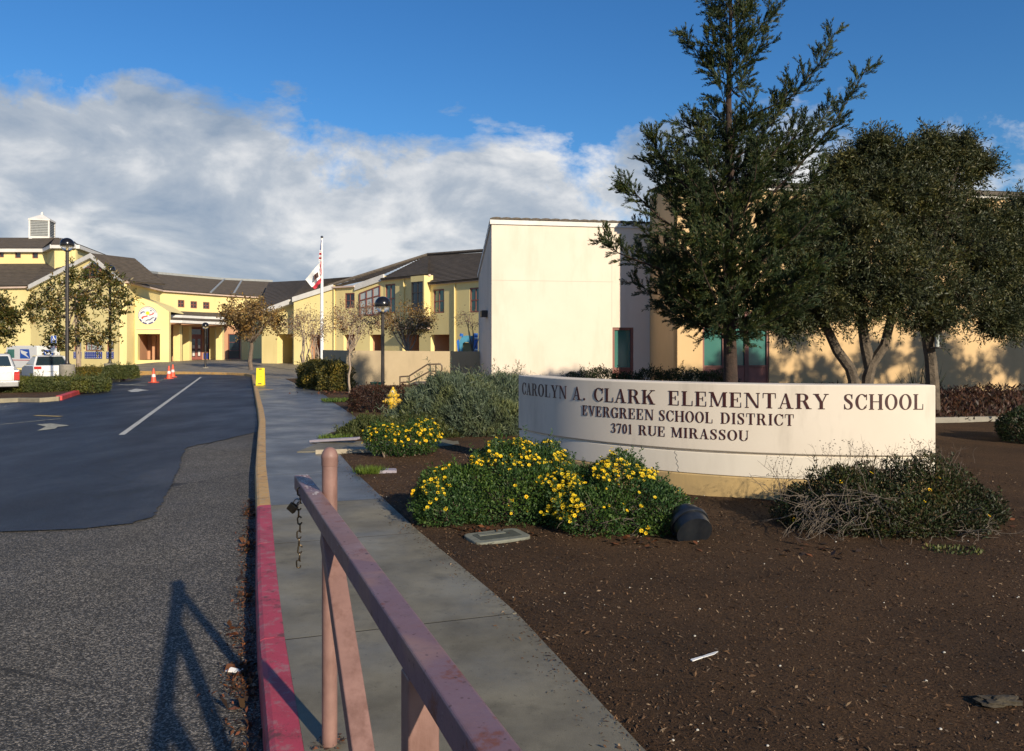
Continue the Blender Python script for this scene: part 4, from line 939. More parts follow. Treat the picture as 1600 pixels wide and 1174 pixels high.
emb = thing('round_emblem', 'round white emblem with yellow sun and red and navy waves on the yellow wall', 'emblem', b1.p(eu, ez, 0))
def flat(name, mat, polys, d, th=.02):
    m = MB()
    for pl_ in polys: m.prism([b1.p(eu+x*er, ez+z*er, d) for x, z in pl_], tuple(b1.p(0, 0, th)-b1.p(0, 0, 0)))
    o = m.build(name, M[mat], emb); bm = bmesh.new(); bm.from_mesh(o.data); bmesh.ops.recalc_face_normals(bm, faces=bm.faces); bm.to_mesh(o.data); bm.free(); return o
circ = lambda cx, cz, r, n=30: [(cx+r*math.cos(2*math.pi*i/n), cz+r*math.sin(2*math.pi*i/n)) for i in range(n)]
flat('disc', 'tile_white', [circ(0, 0, 1, 40)], .0, .05)
flat('ring', 'greyprint', ell(0, 0, 1.0, 1.0, .05, .05, 20, 200, 24)+ell(0, 0, .84, .84, .03, .03, 20, 200, 24), .05, .01)
for a0, a1 in ((205, 228), (236, 264), (276, 306), (318, 345)): flat('ring_lettering', 'navy', ell(0, 0, .97, .97, .13, .13, a0, a1, 8), .05, .014)
flat('sun', 'yelprint', [circ(0, .24, .20, 16)], .05, .016)
flat('wave', 'navy', stroke([(-.72, .12), (-.62, .30), (-.45, .38), (-.28, .34)], [.06, .12, .12, .08], 12), .05, .012)
flat('wave', 'redprint', stroke([(-.60, -.36), (-.45, -.18), (-.2, -.12), (-.02, -.06)], [.2, .16, .12, .14], 12), .05, .012)
flat('wave', 'redprint', stroke([(.16, .02), (.36, .08), (.54, .16), (.60, .30)], [.12, .10, .12, .14], 12), .05, .012)
flat('wave', 'greyprint', stroke([(-.22, -.66), (0, -.50), (.25, -.48), (.45, -.30), (.68, -.24)], [.08, .12, .12, .12, .08], 16), .05, .012)
flat('dot', 'greyprint', [circ(.34, .52, .08, 10)], .05, .012)

# ---- gabled hall on the left with the raised drum and cupola
LH = thing('gabled_hall', 'yellow gabled hall with dark roof and louvred white cupola', 'building', (-37, 64, .2))
g1_ = Fr(pln(48, 64.5), pln(193, 60)); ua = g1_.u(145); zl, za, zrr = g1_.z(48, 447.5), g1_.z(145, 398), g1_.z(193, 440)
bwin = [g1_.rect(r) for r in ((115.5, 533, 127, 548.5), (133, 533, 159.5, 548.5), (167, 533, 177.5, 548.5))]
wall(LH, g1_, -.7, [(0, zl), (ua, za), (g1_.L, zrr)], bwin, 'yellow_wall')
for i, h in enumerate(bwin):
    window(LH, g1_, h, (1, 3, 1)[i], 1, .1, .08, 'frame', 'glass_pale')
    zl0, zl1 = h[2]-.60, h[2]-.06; m = MB(); g1_.box(m, h[0]-.02, h[1]+.02, zl0, zl1, 0, .03); tp_ = m.build('tile_band', M['tile_blue'], LH)
    m = MB(); nn = max(3, int((h[1]-h[0])/.22)); du_ = (h[1]-h[0])/nn
    for a in range(nn):
        for c in range(3):
            cu, cz = h[0]+du_*(a+.5), zl0+.54*(c+.5)/3; r = .055; m.poly(*[g1_.p(cu+x*r, cz+z*r, .034) for x, z in ((-1, 0), (0, -1), (1, 0), (0, 1))])
    m.build('white_tiles', M['tile_white'], tp_)
fascia(LH, g1_, [(-.1, zl+.05), (ua, za+.08), (g1_.L+.1, zrr+.05)], .36, 0, .25)
# pentagonal gable window
uw0, uw1, uwm = g1_.u(133), g1_.u(158.5), g1_.u(146); zz0, zz1, zzt = g1_.z(146, 433), g1_.z(146, 420.5), g1_.z(146, 413)
m = MB(); m.poly(*[g1_.p(u, z, .03) for u, z in ((uw0, zz0), (uw1, zz0), (uw1, zz1), (uwm, zzt), (uw0, zz1))]); fm_ = MB()
ol = [(uw0, zz0), (uw1, zz0), (uw1, zz1), (uwm, zzt), (uw0, zz1)]
for (a, b), (c, d) in zip(ol, ol[1:]+ol[:1]): fm_.bar(g1_.p(a, b, .06), g1_.p(c, d, .06), .07, .1)
for t_ in (1/3, 2/3): u = lerp(uw0, uw1, t_); g1_.box(fm_, u-.04, u+.04, zz0, zz1+.25, .03, .09)
g1_.box(fm_, uw0, uw1, lerp(zz0, zz1, .75), lerp(zz0, zz1, .75)+.07, .03, .088)
wo = fm_.build('gable_window', M['frame'], LH); m.build('pane', M['glass_dark'], wo)
m = MB(); m.bar(g1_.p(uw0-.12, zz1+.12, .05), g1_.p(uwm, zzt+.16, .05), .06, .14); m.bar(g1_.p(uwm, zzt+.16, .05), g1_.p(uw1+.12, zz1+.12, .05), .06, .14); m.build('window_hood', M['trim_white'], LH)
bkd = -g1_.n*4; ap, el_, er_ = g1_.p(ua, za+.1, .2), g1_.p(-.1, zl+.06, .2), g1_.p(g1_.L+.1, zrr+.06, .2); bv = Vector((bkd.x, bkd.y, 0))
roofq(LH, el_, el_+bv, ap+bv, ap, 16); roofq(LH, er_+bv, er_, ap, ap+bv, 16)
gl = Fr(pln(-75, 66), pln(48, 64.5)); zl2 = gl.z(0, 448.5); wall(LH, gl, -.7, [(0, zl2), (gl.L, zl2)], [], 'yellow_wall')
fascia(LH, gl, [(0, zl2+.05), (gl.L, zl2+.05)], .2, 0, .25, 'trim_pink', 'gutter')
roofq(LH, gl.p(0, zl2+.06, .3), gl.p(gl.L, zl2+.06, .3), at(75, 411, 70.3), at(-75, 411, 70.3), 16)
roofq(LH, gl.p(gl.L-.1, zl2+.06, .3), gl.p(gl.L, zl2+.06, .3), at(118, 409, 67.8), at(72, 411, 70.3), 14)
dp_ = [pln(-75, 70), pln(73, 70), pln(85, 67.3), pln(118, 67.3), pln(181, 79.5), pln(150, 92)]; zd = 10.14
top_a, top_b = at(38, 370.5, 78), at(86, 371.5, 78)
for i, (a, b) in enumerate(zip(dp_, dp_[1:])):
    fr_ = Fr(a, b); hs_ = [fr_.rect(r) for r in ((-24, 394, -16, 403), (-1, 394, 6, 402.5), (23.5, 394, 32.5, 403.5), (50.5, 395, 59.5, 404))] if i == 0 else []
    if i == 4: fr_.n = -fr_.n if fr_.n.x < 0 else fr_.n
    wall(LH, fr_, 7.5, [(0, zd-.1), (fr_.L, zd-.1)], hs_, 'yellow_wall', .3, 'drum_wall')
    for h in hs_: window(LH, fr_, h, 1, 1, .08, .07, 'frame', 'glass_dark')
    fascia(LH, fr_, [(-.1, zd+.05), (fr_.L+.1, zd+.05)], .32, .02, .35, 'trim_white')
    rr = ((at(-75, 371, 78), top_a), (top_a, top_b), (top_b, top_b+Vector((.3, 0, 0))), (top_b+Vector((.3, 0, 0)), top_b+Vector((.5, .5, 0))), (top_b+Vector((.5, .5, 0)), top_b+Vector((.3, 3, 0))))[i] if i != 0 else (at(-75, 371.5, 78), top_b)
    if i == 1: rr = (top_b, top_b+Vector((.1, 0, 0)))
    roofq(LH, fr_.p(-.1, zd+.06, .36), fr_.p(fr_.L+.1, zd+.06, .36), rr[1], rr[0], 10)
cc = at(66, 372, 78.2); Mx = T(cc.x, cc.y, cc.z-.5) @ RZ(R_(14)); hw_ = .92
m = MB().box((-hw_, -hw_, 0), (hw_, hw_, .55), Mx)
for sx in (-1, 1):
    for sy in (-1, 1): m.box((sx*hw_-.14*(sx > 0), sy*hw_-.14*(sy > 0), .55), (sx*hw_+.14*(sx < 0), sy*hw_+.14*(sy < 0), 2.1), Mx)
m.box((-hw_-.04, -hw_-.04, 2.1), (hw_+.04, hw_+.04, 2.26), Mx); cup = m.build('cupola', M['trim_white'], LH)
m = MB(); m.box((-hw_+.1, -hw_+.1, .55), (hw_-.1, hw_-.1, 2.1), Mx)
for k in range(9):
    z = .62+k*.165
    for a in range(4): m.add([Mx @ RZ(a*math.pi/2) @ Vector(q) for q in ((-hw_+.14, -hw_+.02, z), (hw_-.14, -hw_+.02, z), (hw_-.14, -hw_+.12, z+.13), (-hw_+.14, -hw_+.12, z+.13))], [(0, 1, 2, 3)])
m.build('louvres', M['louvre'], cup)
m = MB(); m.lathe([(1.36, 2.26), (.25, 2.75), (.12, 2.8), (.14, 2.95), (.02, 3.1)], 4, Mx @ RZ(R_(45))); m.build('cupola_roof', M['trim_white'], cup)
# ================================================================== STREET FURNITURE
def lamp_post(px, Y, vtop, zb_, dia, r, label, ped=0, group='dome topped lamp posts'):
    X = (px-800)*Y/F; zt_ = EYE-(vtop-540)*Y/F; t = thing('lamp_post', label, 'lamp post', (X, Y, zb_), group)
    R = dia/2; zc_ = zt_-R; z0 = zb_
    if ped:
        MB().lathe([(.31, zb_-.2), (.31, zb_+ped-.03), (.285, zb_+ped)], 24, T(X, Y, 0)).build('pedestal', M['conc_pale'], t, sm=True); z0 = zb_+ped
    else: MB().lathe([(.20, zb_-.02), (.20, zb_+.03), (.17, zb_+.05)], 20, T(X, Y, 0)).build('base', M['conc_pale'], t, sm=True)
    m = MB(); m.lathe([(r*2.2, z0), (r*2.2, z0+.02), (r*1.25, z0+.05), (r*1.1, z0+.12), (r, z0+.2), (r*.9, zc_-R*1.0)], 16, T(X, Y, 0)); m.build('pole', M['lamp_black'], t, sm=True)
    MB().lathe([(r*1.1, zc_-R*1.12), (r*1.9, zc_-R*1.02), (r*1.9, zc_-R*.93), (r, zc_-R*.88)], 16, T(X, Y, 0)).build('collar', M['lamp_black'], t, sm=True)
    c = -.22
    MB().lathe([(R*.99*math.cos(R_(a)), zc_+R*.99*math.sin(R_(a))) for a in np.linspace(-82, -15, 12)], 28, T(X, Y, 0)).build('globe', M['globe'], t, sm=True)
    MB().lathe([(R*.985, zc_+R*c-.012)]+[(R*1.012*math.cos(R_(a)), zc_+R*1.012*math.sin(R_(a))) for a in np.linspace(-13, 89, 18)], 32, T(X, Y, 0)).build('dome', M['lamp_blk2'], t, sm=True)
    MB().lathe([(R*.16, zc_-R*.95), (R*.2, zc_-R*.3), (R*.3, zc_-R*.2), (R*.3, zc_-R*.16)], 14, T(X, Y, 0)).build('lamp_holder', M['tarp'], t, sm=True)
    return t
def zi(px, Y): X = (px-800)*Y/F; return zr(X, Y)+.15
lamp_post(105, 34, 372, zi(105, 34), .56, .075, 'tall dome topped lamp post on a pedestal behind the clipped near hedge', .95)
lamp_post(172, 45, 414.5, zi(172, 45), .56, .075, 'tall dome topped lamp post rising right of the leafy magnolia trunk', .75)
lamp_post(321, 53, 504, zp(53), .46, .06, 'short dome topped lamp post in front of the entrance doors')
lamp_post(598, 25, 463.5, 0, .51, .058, 'short dome topped lamp post before the tan wall')

# flagpole and the two limp flags
FX, FY = (503-800)*46/F, 46.0; fz = EYE+171*46/F
fp = thing('flagpole', 'white flagpole with ball finial behind the bare trees', 'flagpole', (FX, FY, 0))
MB().lathe([(.11, -.1), (.105, 1), (.095, 4.5), (.055, fz-.2), (.05, fz-.12)], 16, T(FX, FY, 0)).build('shaft', M['pole_white'], fp, sm=True)
MB().lathe([(.0, 0), (.06, .02), (.085, .08), (.06, .14), (.0, .16)], 14, T(FX, FY, fz-.14)).build('finial', M['steel'], fp, sm=True)
def cloth(par, name, mat, quad, n=8, amp=.12, k=9, off=0.0):
    a, b, c, d = [Vector(q) for q in quad]; m = MB()
    for i in range(n+1):
        for j in range(n+1):
            p = a.lerp(b, i/n).lerp(d.lerp(c, i/n), j/n); w_ = math.sin(k*i/n+1.5*j/n)*amp*(.25+j/n)
            m.v.append((p.x, p.y-off+w_, p.z))
    m.f = [(i*(n+1)+j, (i+1)*(n+1)+j, (i+1)*(n+1)+j+1, i*(n+1)+j+1) for i in range(n) for j in range(n)]
    return m.build(name, M[mat], par, sm=True)
fl = lambda px, v: at(px, v, FY-.12)
cf = thing('state_flag', 'limp white flag with a brown bear and red stripe', 'flag', fl(501, 410))
cloth(cf, 'field', 'cloth_white', (fl(501.5, 408), fl(477, 437), fl(488, 449.5), fl(501.5, 434)))
cloth(cf, 'stripe', 'cloth_red', (fl(501.5, 434), fl(488, 449.3), fl(492.5, 452.5), fl(502, 441)), amp=.05)
cloth(cf, 'bear', 'bear', (fl(498, 425.5), fl(491.5, 430.5), fl(492.5, 438.5), fl(498.5, 433)), n=6, amp=.06, off=.16)
uf = thing('national_flag', 'limp red and white striped flag folded against the pole', 'flag', fl(500, 386))
cloth(uf, 'canton', 'cloth_blue', (fl(501.6, 375), fl(500, 391), fl(501, 392), fl(502.6, 376)), n=5, amp=.03)
vv_ = [391, 395, 398.5, 402, 405, 408.5]
for i in range(5): cloth(uf, 'stripe', 'cloth_white' if i % 2 == 0 else 'cloth_red', (fl(499.3-i*.25, vv_[i]), fl(499-i*.35, vv_[i+1]), fl(502.5, vv_[i+1]), fl(502.4, vv_[i])), n=4, amp=.05)
cloth(uf, 'stripe', 'cloth_red', (fl(500.3, 409), fl(501, 430), fl(502.4, 431), fl(502.2, 409)), n=5, amp=.04)
cloth(uf, 'stripe', 'cloth_white', (fl(499.6, 409), fl(500.0, 428), fl(501, 430), fl(500.3, 409)), n=5, amp=.04)

# fire hydrant
hX, hY = (614-800)*16.5/F, 16.5
hy = thing('fire_hydrant', 'yellow fire hydrant standing in front of the maroon hedge', 'fire hydrant', (hX, hY, 0)); Tm = T(hX, hY, 0)
MB().lathe([(.13, -.05), (.13, .03), (.088, .035), (.088, .30), (.094, .33), (.094, .50), (.09, .535)], 22, Tm).build('barrel', M['hyd'], hy, sm=True)
MB().lathe([(.135, .535), (.138, .545), (.138, .572), (.13, .58)], 22, Tm).build('flange', M['hyd'], hy, sm=True)
MB().lathe([(.088, .58), (.084, .61), (.066, .65), (.036, .685), (.026, .69), (.024, .725), (.012, .732)], 20, Tm).build('bonnet', M['hyd'], hy, sm=True)
for d, q in (((-1, -.15, 0), .06), ((1, .15, 0), .06), ((-.2, -1, 0), .07)):
    d = Vector(d).normalized(); Mx = align(Vector((hX, hY, .43))+d*.06, d)
    MB().lathe([(q*.8, 0), (q*.8, .05), (q, .055), (q, .10), (q*.5, .115), (.018, .12), (.018, .155), (.01, .158)], 16, Mx).build('nozzle_cap', M['hyd'], hy, sm=True)
m = MB().lathe([(.05, .615), (.045, .64), (.03, .66)], 14, T(hX, hY-.03, .0)); m.build('bonnet_patch', M['silverpaint'], hy, sm=True)

# traffic cones
cz = [(240, 598.5, 22.5), (264, 592.5, 20.5), (270, 590, 20)]
for (px, v, hpx), lab in zip(cz, ('orange traffic cone standing apart from the close pair of cones', 'orange traffic cone with white band overlapping the one behind it', 'orange traffic cone half hidden behind another cone')):
    p = gr(px, v); s = hpx*p.y/F/.71; zq = zr(p.x, p.y)+.012; t = thing('traffic_cone', lab, 'traffic cone', (p.x, p.y, zq), 'traffic cones on the drive'); Mx = T(p.x, p.y, zq) @ RZ(rnd.uniform(0, 1.5)) @ Matrix.Scale(s, 4)
    MB().box((-.18, -.18, .0), (.18, .18, .035), Mx).build('base', M['orange'], t, bevel=.01)
    MB().lathe([(.135, .035), (.13, .06), (.033, .70), (.022, .71)], 20, Mx).build('body', M['orange'], t, sm=True)
    MB().lathe([(.0995, .28), (.0785, .42)], 20, Mx).build('reflective_band', M['coneband'], t, sm=True)
# yellow folding floor sign
p = gnd(407, 602.5); fs = thing('floor_sign', 'yellow folding caution floor sign on the sidewalk edge', 'floor sign', p)
Mx = T(*p) @ RZ(R_(8))
for s, nm in ((-1, 'front_panel'), (1, 'back_panel')):
    Q = Mx @ T(0, s*.02, .70) @ RX(s*R_(13))
    MB().box((-.155, -.008, -.715), (.155, .008, 0), Q).build(nm, M['yplastic'], fs, bevel=.006)
    if s < 0:
        MB().box((-.06, -.012, -.07), (.06, -.009, -.03), Q).build('handle_slot', M['blk_plastic'], fs)
        MB().box((-.07, -.012, -.665), (.07, -.009, -.625), Q).build('foot_slot', M['blk_plastic'], fs)
        for zz in (-.25, -.36, -.46): MB().box((-.08+.02*(zz < -.4), -.0105, zz), (.08-.02*(zz > -.3), -.009, zz+.018), Q).build('print_line', M['hyd'], fs)
yl = gnd(414, 609); ym = MB().box((yl.x-.28, yl.y-.1, .001), (yl.x+.28, yl.y+.1, .006)); tag(ym.build('painted_patch', M['kerb_yel'], pave))

# accessible parking sign post, mail van, car, pickup
def sgn(px, Y, name, lab, parts, zb_):
    X = (px-800)*Y/F; t = thing(name, lab, 'sign', (X, Y, zb_)); zt_ = EYE-(525-540)*Y/F
    MB().lathe([(.03, zb_-.1), (.03, zt_)], 10, T(X, Y, 0)).build('post', M['steel'], t, sm=True)
    for nm, mat, x0, x1, v0, v1, off in parts:
        a, b = at(x0, v1, Y-.05-off), at(x1, v0, Y-.05-off); MB().box((a.x, Y-.06-off, a.z), (b.x, Y-.045-off, b.z)).build(nm, M[mat], t)
    return t
zt_ = zr(-25, 43)
wc = sgn(84, 43, 'parking_sign', 'blue accessible parking sign on a post beside the mail van', [('blue_plate', 'blueprint', 80, 88, 525, 536, 0), ('white_field', 'plate', 79.6, 88.4, 524.5, 536.4, -.008), ('notice_plate', 'plate', 79.5, 88.5, 541, 551.5, 0), ('red_mark', 'redprint', 80, 82, 541.5, 543.5, .012), ('red_mark', 'redprint', 86, 88, 541.5, 543.5, .012)], zt_+.15)
wp = lambda x, z: at(84+x*4, 529.5-z*4.0, 42.92)
m = MB(); m.tube([wp(-.15, .75), wp(-.1, .1), wp(.35, .05), wp(.55, -.5)], .022, 6); m.tube([wp(-.12, .4), wp(.3, .35)], .02, 6); m.tube([wp(.38*math.cos(a)-.02, -.25+.48*math.sin(a)) for a in np.linspace(2.2, 5.8, 12)], .018, 6); m.lathe([(.03, -.01), (.03, .01)], 8, align(wp(-.16, .95), (0, -1, 0)))
m.build('wheelchair_symbol', M['plate'], wc)
m = MB(); m.tube([wp(-.6, -1.05), wp(.6, -1.05)], .03, 4); m.tube([wp(-.5, -1.45), wp(.5, -1.45)], .025, 4); m.build('print_line', M['plate'], wc)

def frust(m, b0, b1, z0, t0, t1, z1, Mx):
    vs = [Mx @ Vector(q) for q in ((b0[0], b0[1], z0), (b1[0], b0[1], z0), (b1[0], b1[1], z0), (b0[0], b1[1], z0), (t0[0], t0[1], z1), (t1[0], t0[1], z1), (t1[0], t1[1], z1), (t0[0], t1[1], z1))]
    return m.add(vs, [(0,3,2,1),(4,5,6,7),(0,1,5,4),(1,2,6,5),(2,3,7,6),(3,0,4,7)])
def side(m, prof, hw_, Mx, inset=0): return m.prism([Mx @ Vector((x, -hw_, z)) for x, z in prof], (Mx.to_3x3() @ Vector((0, 2*hw_, 0))))
def wheel(t, Mx, x, y, r, wd=.2):
    s = 1 if y > 0 else -1; Q = Mx @ T(x, y, r) @ RX(R_(-90*s))
    w_ = MB().lathe([(r*.6, -wd), (r*.93, -wd), (r, -wd*.8), (r, -wd*.15), (r*.93, 0), (r*.62, .0)], 24, Q).build('wheel', M['tyre'], t, sm=True)
    MB().lathe([(r*.60, -.05), (r*.60, -.005), (r*.5, -.02), (r*.2, .0), (.02, .004)], 18, Q).build('rim', M['rim'], w_, sm=True)
# pickup (local x forward, seen from behind)
px_ = Vector((-19.25, 29.1)); tz = zr(-19.4, 31); TM = T(px_.x, px_.y, tz) @ RZ(R_(125)) @ T(.0, 0, 0)
tk = thing('pickup_truck', 'silver white pickup truck seen from behind beside the hedge island', 'pickup truck', (px_.x, px_.y, tz))
m = MB(); side(m, [(0.05, .48), (0.0, .95), (.03, 1.06), (1.7, 1.06), (1.7, .48)], .90, TM); side(m, [(1.7, .45), (1.7, 1.08), (3.6, 1.06), (4.7, .98), (5.0, .85), (5.05, .5), (4.9, .4)], .90, TM); m.build('body', M['carsilver'], tk, sm=True, bevel=.05, seg=3)
m = MB(); frust(m, (1.72, -.84), (3.5, .84), 1.06, (1.98, -.66), (3.0, .66), 1.64, TM); m.build('cab', M['carsilver'], tk, bevel=.06, seg=3)
m = MB(); frust(m, (1.72, -.70), (1.9, .70), 1.16, (1.88, -.60), (1.95, .60), 1.55, TM @ T(-.035, 0, 0)); m.build('rear_window', M['glass_dark'], tk, bevel=.02)
m = MB(); frust(m, (2.0, -.86), (3.2, .86), 1.12, (2.1, -.705), (2.95, .705), 1.56, TM); m.build('side_window', M['glass_dark'], tk, bevel=.02)
MB().box((-.14, -.86, .42), (.06, .86, .60), TM).build('rear_bumper', M['bumper'], tk, bevel=.03); MB().box((-.015, -.66, .64), (.02, .66, 1.0), TM).build('tailgate', M['carsilver'], tk, bevel=.015)
MB().box((-.025, -.12, .86), (-.012, .12, .92), TM).build('tailgate_handle', M['lamp_black'], tk); MB().box((-.15, -.16, .44), (-.142, .16, .57), TM).build('licence_plate', M['plate'], tk)
for s in (-1, 1): MB().box((-.03, s*.80-.09, .66), (.12, s*.80+.09, 1.0), TM).build('tail_lamp', M['taillight'], tk, bevel=.02)
for x in (.95, 4.1):
    for s in (-1, 1): wheel(tk, TM, x, s*.9, .36)
# silver car
cp_ = Vector(((82-800)*42/F, 42.0)); cz_ = zr(cp_.x, 43); CM = T(cp_.x, cp_.y, cz_) @ RZ(R_(129))
cr_ = thing('silver_car', 'silver white hatchback seen from behind next to the mail van', 'car', (cp_.x, cp_.y, cz_))
m = MB(); side(m, [(.06, .30), (-.02, .55), (.02, .92), (.35, .97), (3.2, .93), (4.2, .80), (4.35, .55), (4.25, .25)], .88, CM); m.build('body', M['carwhite'], cr_, sm=True, bevel=.07, seg=3)
m = MB(); frust(m, (.12, -.82), (3.3, .82), .93, (.75, -.60), (2.3, .60), 1.40, CM); m.build('glasshouse', M['glass_dark'], cr_, bevel=.05, seg=2)
m = MB(); frust(m, (.60, -.66), (2.45, .66), 1.385, (.85, -.56), (2.2, .56), 1.45, CM); m.build('car_roof', M['carwhite'], cr_, bevel=.03)
for s in (-1, 1):
    m = MB(); m.bar(CM @ Vector((.14, s*.80, .95)), CM @ Vector((.72, s*.62, 1.40)), .09, .07); m.build('rear_pillar', M['carwhite'], cr_)
    MB().box((-.04, s*.68-.17, .74), (.06, s*.68+.17, .88), CM).build('tail_lamp', M['taillight'], cr_, bevel=.02)
MB().box((-.05, -.24, .62), (-.02, .24, .74), CM).build('licence_plate', M['plate'], cr_); MB().box((-.06, -.84, .34), (.1, .84, .52), CM).build('rear_bumper', M['carwhite'], cr_, bevel=.03)
for x in (.8, 3.4):
    for s in (-1, 1): wheel(cr_, CM, x, s*.87, .31)
# mail van (local x forward)
vp = Vector(((58-800)*55.5/F, 55.5)); vz = zr(vp.x, vp.y); VM = T(vp.x, vp.y, vz) @ RZ(R_(157)) @ Matrix.Scale(.93, 4)
mv = thing('mail_van', 'white boxy mail van with blue eagle emblem parked beyond the silver car', 'van', (vp.x, vp.y, vz)); LW = .95; VM = VM @ T(0, -LW, 0)
m = MB(); side(m, [(0, .42), (0, 2.05), (.08, 2.13), (3.35, 2.13), (3.45, 2.05), (3.72, 1.22), (4.35, 1.05), (4.45, .9), (4.45, .42)], LW, VM); m.build('body', M['carwhite'], mv, bevel=.04)
ys = LW+.006
m = MB(); m.prism([VM @ Vector((x, ys, z)) for x, z in ((2.55, 1.2), (3.5, 1.2), (3.28, 1.85), (2.55, 1.85))], VM.to_3x3() @ Vector((0, .012, 0))); m.build('side_window', M['glass_teal'], mv)
m = MB(); m.prism([VM @ Vector((x, ys, z)) for x, z in ((.75, 1.15), (1.9, 1.15), (1.9, 1.86), (.9, 1.86))], VM.to_3x3() @ Vector((0, .008, 0))); em = m.build('eagle_panel', M['blueprint'], mv)
m = MB(); m.prism([VM @ Vector((x, ys+.008, z)) for x, z in ((1.85, 1.80), (1.75, 1.55), (.85, 1.18), (1.25, 1.50), (1.0, 1.62))], VM.to_3x3() @ Vector((0, .006, 0))); m.build('eagle_shape', M['plate'], em)
m = MB(); m.box((.02, ys-.004, 1.0), (4.0, ys+.006, 1.05), VM); m.build('red_stripe', M['redprint'], mv)
m = MB(); m.box((-.012, -.82, .75), (-.002, .82, 1.95), VM); rd = m.build('rear_door', M['carwhite'], mv)
m = MB(); m.prism([VM @ Vector((-.02, y, z)) for y, z in ((-.5, 1.25), (.45, 1.25), (.45, 1.8), (-.4, 1.8))], VM.to_3x3() @ Vector((-.006, 0, 0))); e2_ = m.build('eagle_panel', M['blueprint'], rd)
m = MB(); m.prism([VM @ Vector((-.027, y, z)) for y, z in ((.38, 1.72), (.3, 1.5), (-.4, 1.28), (-.1, 1.52), (-.3, 1.6))], VM.to_3x3() @ Vector((-.006, 0, 0))); m.build('eagle_shape', M['plate'], mv)
MB().box((-.12, -.9, .42), (.0, .9, .56), VM).build('rear_bumper', M['lamp_black'], mv)
MB().box((3.2, LW+.05, 1.25), (3.3, LW+.28, 1.6), VM).build('mirror', M['lamp_black'], mv)
for s in (-1, 1): MB().box((-.02, s*.84-.06, .85), (.01, s*.84+.06, 1.05), VM).build('tail_lamp', M['taillight'], mv)
for x in (.85, 3.6):
    for s in (-1, 1): wheel(mv, VM, x, s*LW*.99, .35)

# small things in the beds and by the tan wall
p = gnd(777, 842); Mx = T(p.x, p.y, .012) @ RZ(R_(28)) @ RX(R_(2))
lid = thing('utility_cover', 'green grey utility box lid half sunk in mulch before the flower bushes', 'utility cover', p)
def rrect(hx, hy, r, n=5): return [(sx*(hx-r)+r*math.cos(a0+math.pi/2*k/n), sy*(hy-r)+r*math.sin(a0+math.pi/2*k/n)) for sx, sy, a0 in ((1, 1, 0), (-1, 1, math.pi/2), (-1, -1, math.pi), (1, -1, 1.5*math.pi)) for k in range(n+1)]
m = MB(); m.prism([Mx @ Vector((x, y, -.05)) for x, y in rrect(.255, .155, .07)], Mx.to_3x3() @ Vector((0, 0, .068))); m.build('rim', M['lid_green'], lid, bevel=.008)
m = MB(); m.prism([Mx @ Vector((x, y, .0)) for x, y in rrect(.19, .095, .02)], Mx.to_3x3() @ Vector((0, 0, .0205))); m.build('lid_plate', M['lid_dark'], lid, bevel=.002)
m = MB(); m.box((-.15, .02, .0205), (.09, .065, .0245), Mx); m.build('label_strip', M['lid_green'], lid)
p = gnd(604, 739); Mx = T(p.x, p.y, .03) @ RZ(R_(10)); lid2 = thing('valve_cover', 'small purple grey valve cover beside a tuft of grass', 'utility cover', p)
m = MB(); m.prism([Mx @ Vector((x, y, -.05)) for x, y in rrect(.125, .10, .025)], (0, 0, .06)); m.build('rim', M['lid_purple'], lid2, bevel=.006); m = MB(); m.prism([Mx @ Vector((x, y, .0)) for x, y in rrect(.105, .08, .015)], (0, 0, .014)); m.build('lid_plate', M['lid_purple'], lid2, bevel=.003)
# round black landscape light housing
p = gnd(1084, 850); Mx = T(p.x, p.y+.14, .13) @ RZ(R_(10)) @ RX(R_(-62))
fl_ = thing('landscape_light', 'black round landscape light housing on the mulch before the sign', 'light', p)
MB().lathe([(.05, -.16), (.09, -.15), (.125, -.10), (.142, -.02), (.148, .06), (.148, .11)], 30, Mx @ RX(math.pi)).build('housing', M['blk_plastic'], fl_, sm=True)
MB().lathe([(.156, -.012), (.160, -.005), (.160, .022), (.152, .028)], 30, Mx).build('rim', M['blk_plastic'], fl_, sm=True)
for k in range(7):
    a = R_(35+k*18); m = MB(); m.box((-.012, -.008, -.02), (.012, .008, .045), Mx @ RZ(a) @ T(.152, 0, 0)); m.build('rib', M['blk_plastic'], fl_, bevel=.003)
MB().lathe([(.15, .010), (.12, .013), (.06, .014), (.001, .014)], 30, Mx).build('face', M['blk_plastic'], fl_, sm=True)
# plastic knife
p = gnd(1102, 1029, .02); Mx = T(p.x, p.y, .03) @ RZ(R_(27)) @ RY(R_(-4)); kn = thing('plastic_knife', 'broken white plastic knife lying on the dark mulch', 'knife', p)
m = MB(); m.prism([Mx @ Vector(q) for q in ((-.09, -.008, 0), (-.085, -.011, 0), (-.02, -.008, 0), (-.02, .007, 0), (-.085, .010, 0), (-.09, .007, 0))], (0, 0, .005)); m.build('handle', M['white_pl'], kn, bevel=.001)
m = MB(); m.prism([Mx @ Vector(q) for q in ((-.018, -.007, 0), (.05, -.009, 0), (.088, .004, 0), (.085, .009, 0), (.02, .010, 0), (-.018, .007, 0))], (0, 0, .003)); m.build('blade', M['white_pl'], kn)
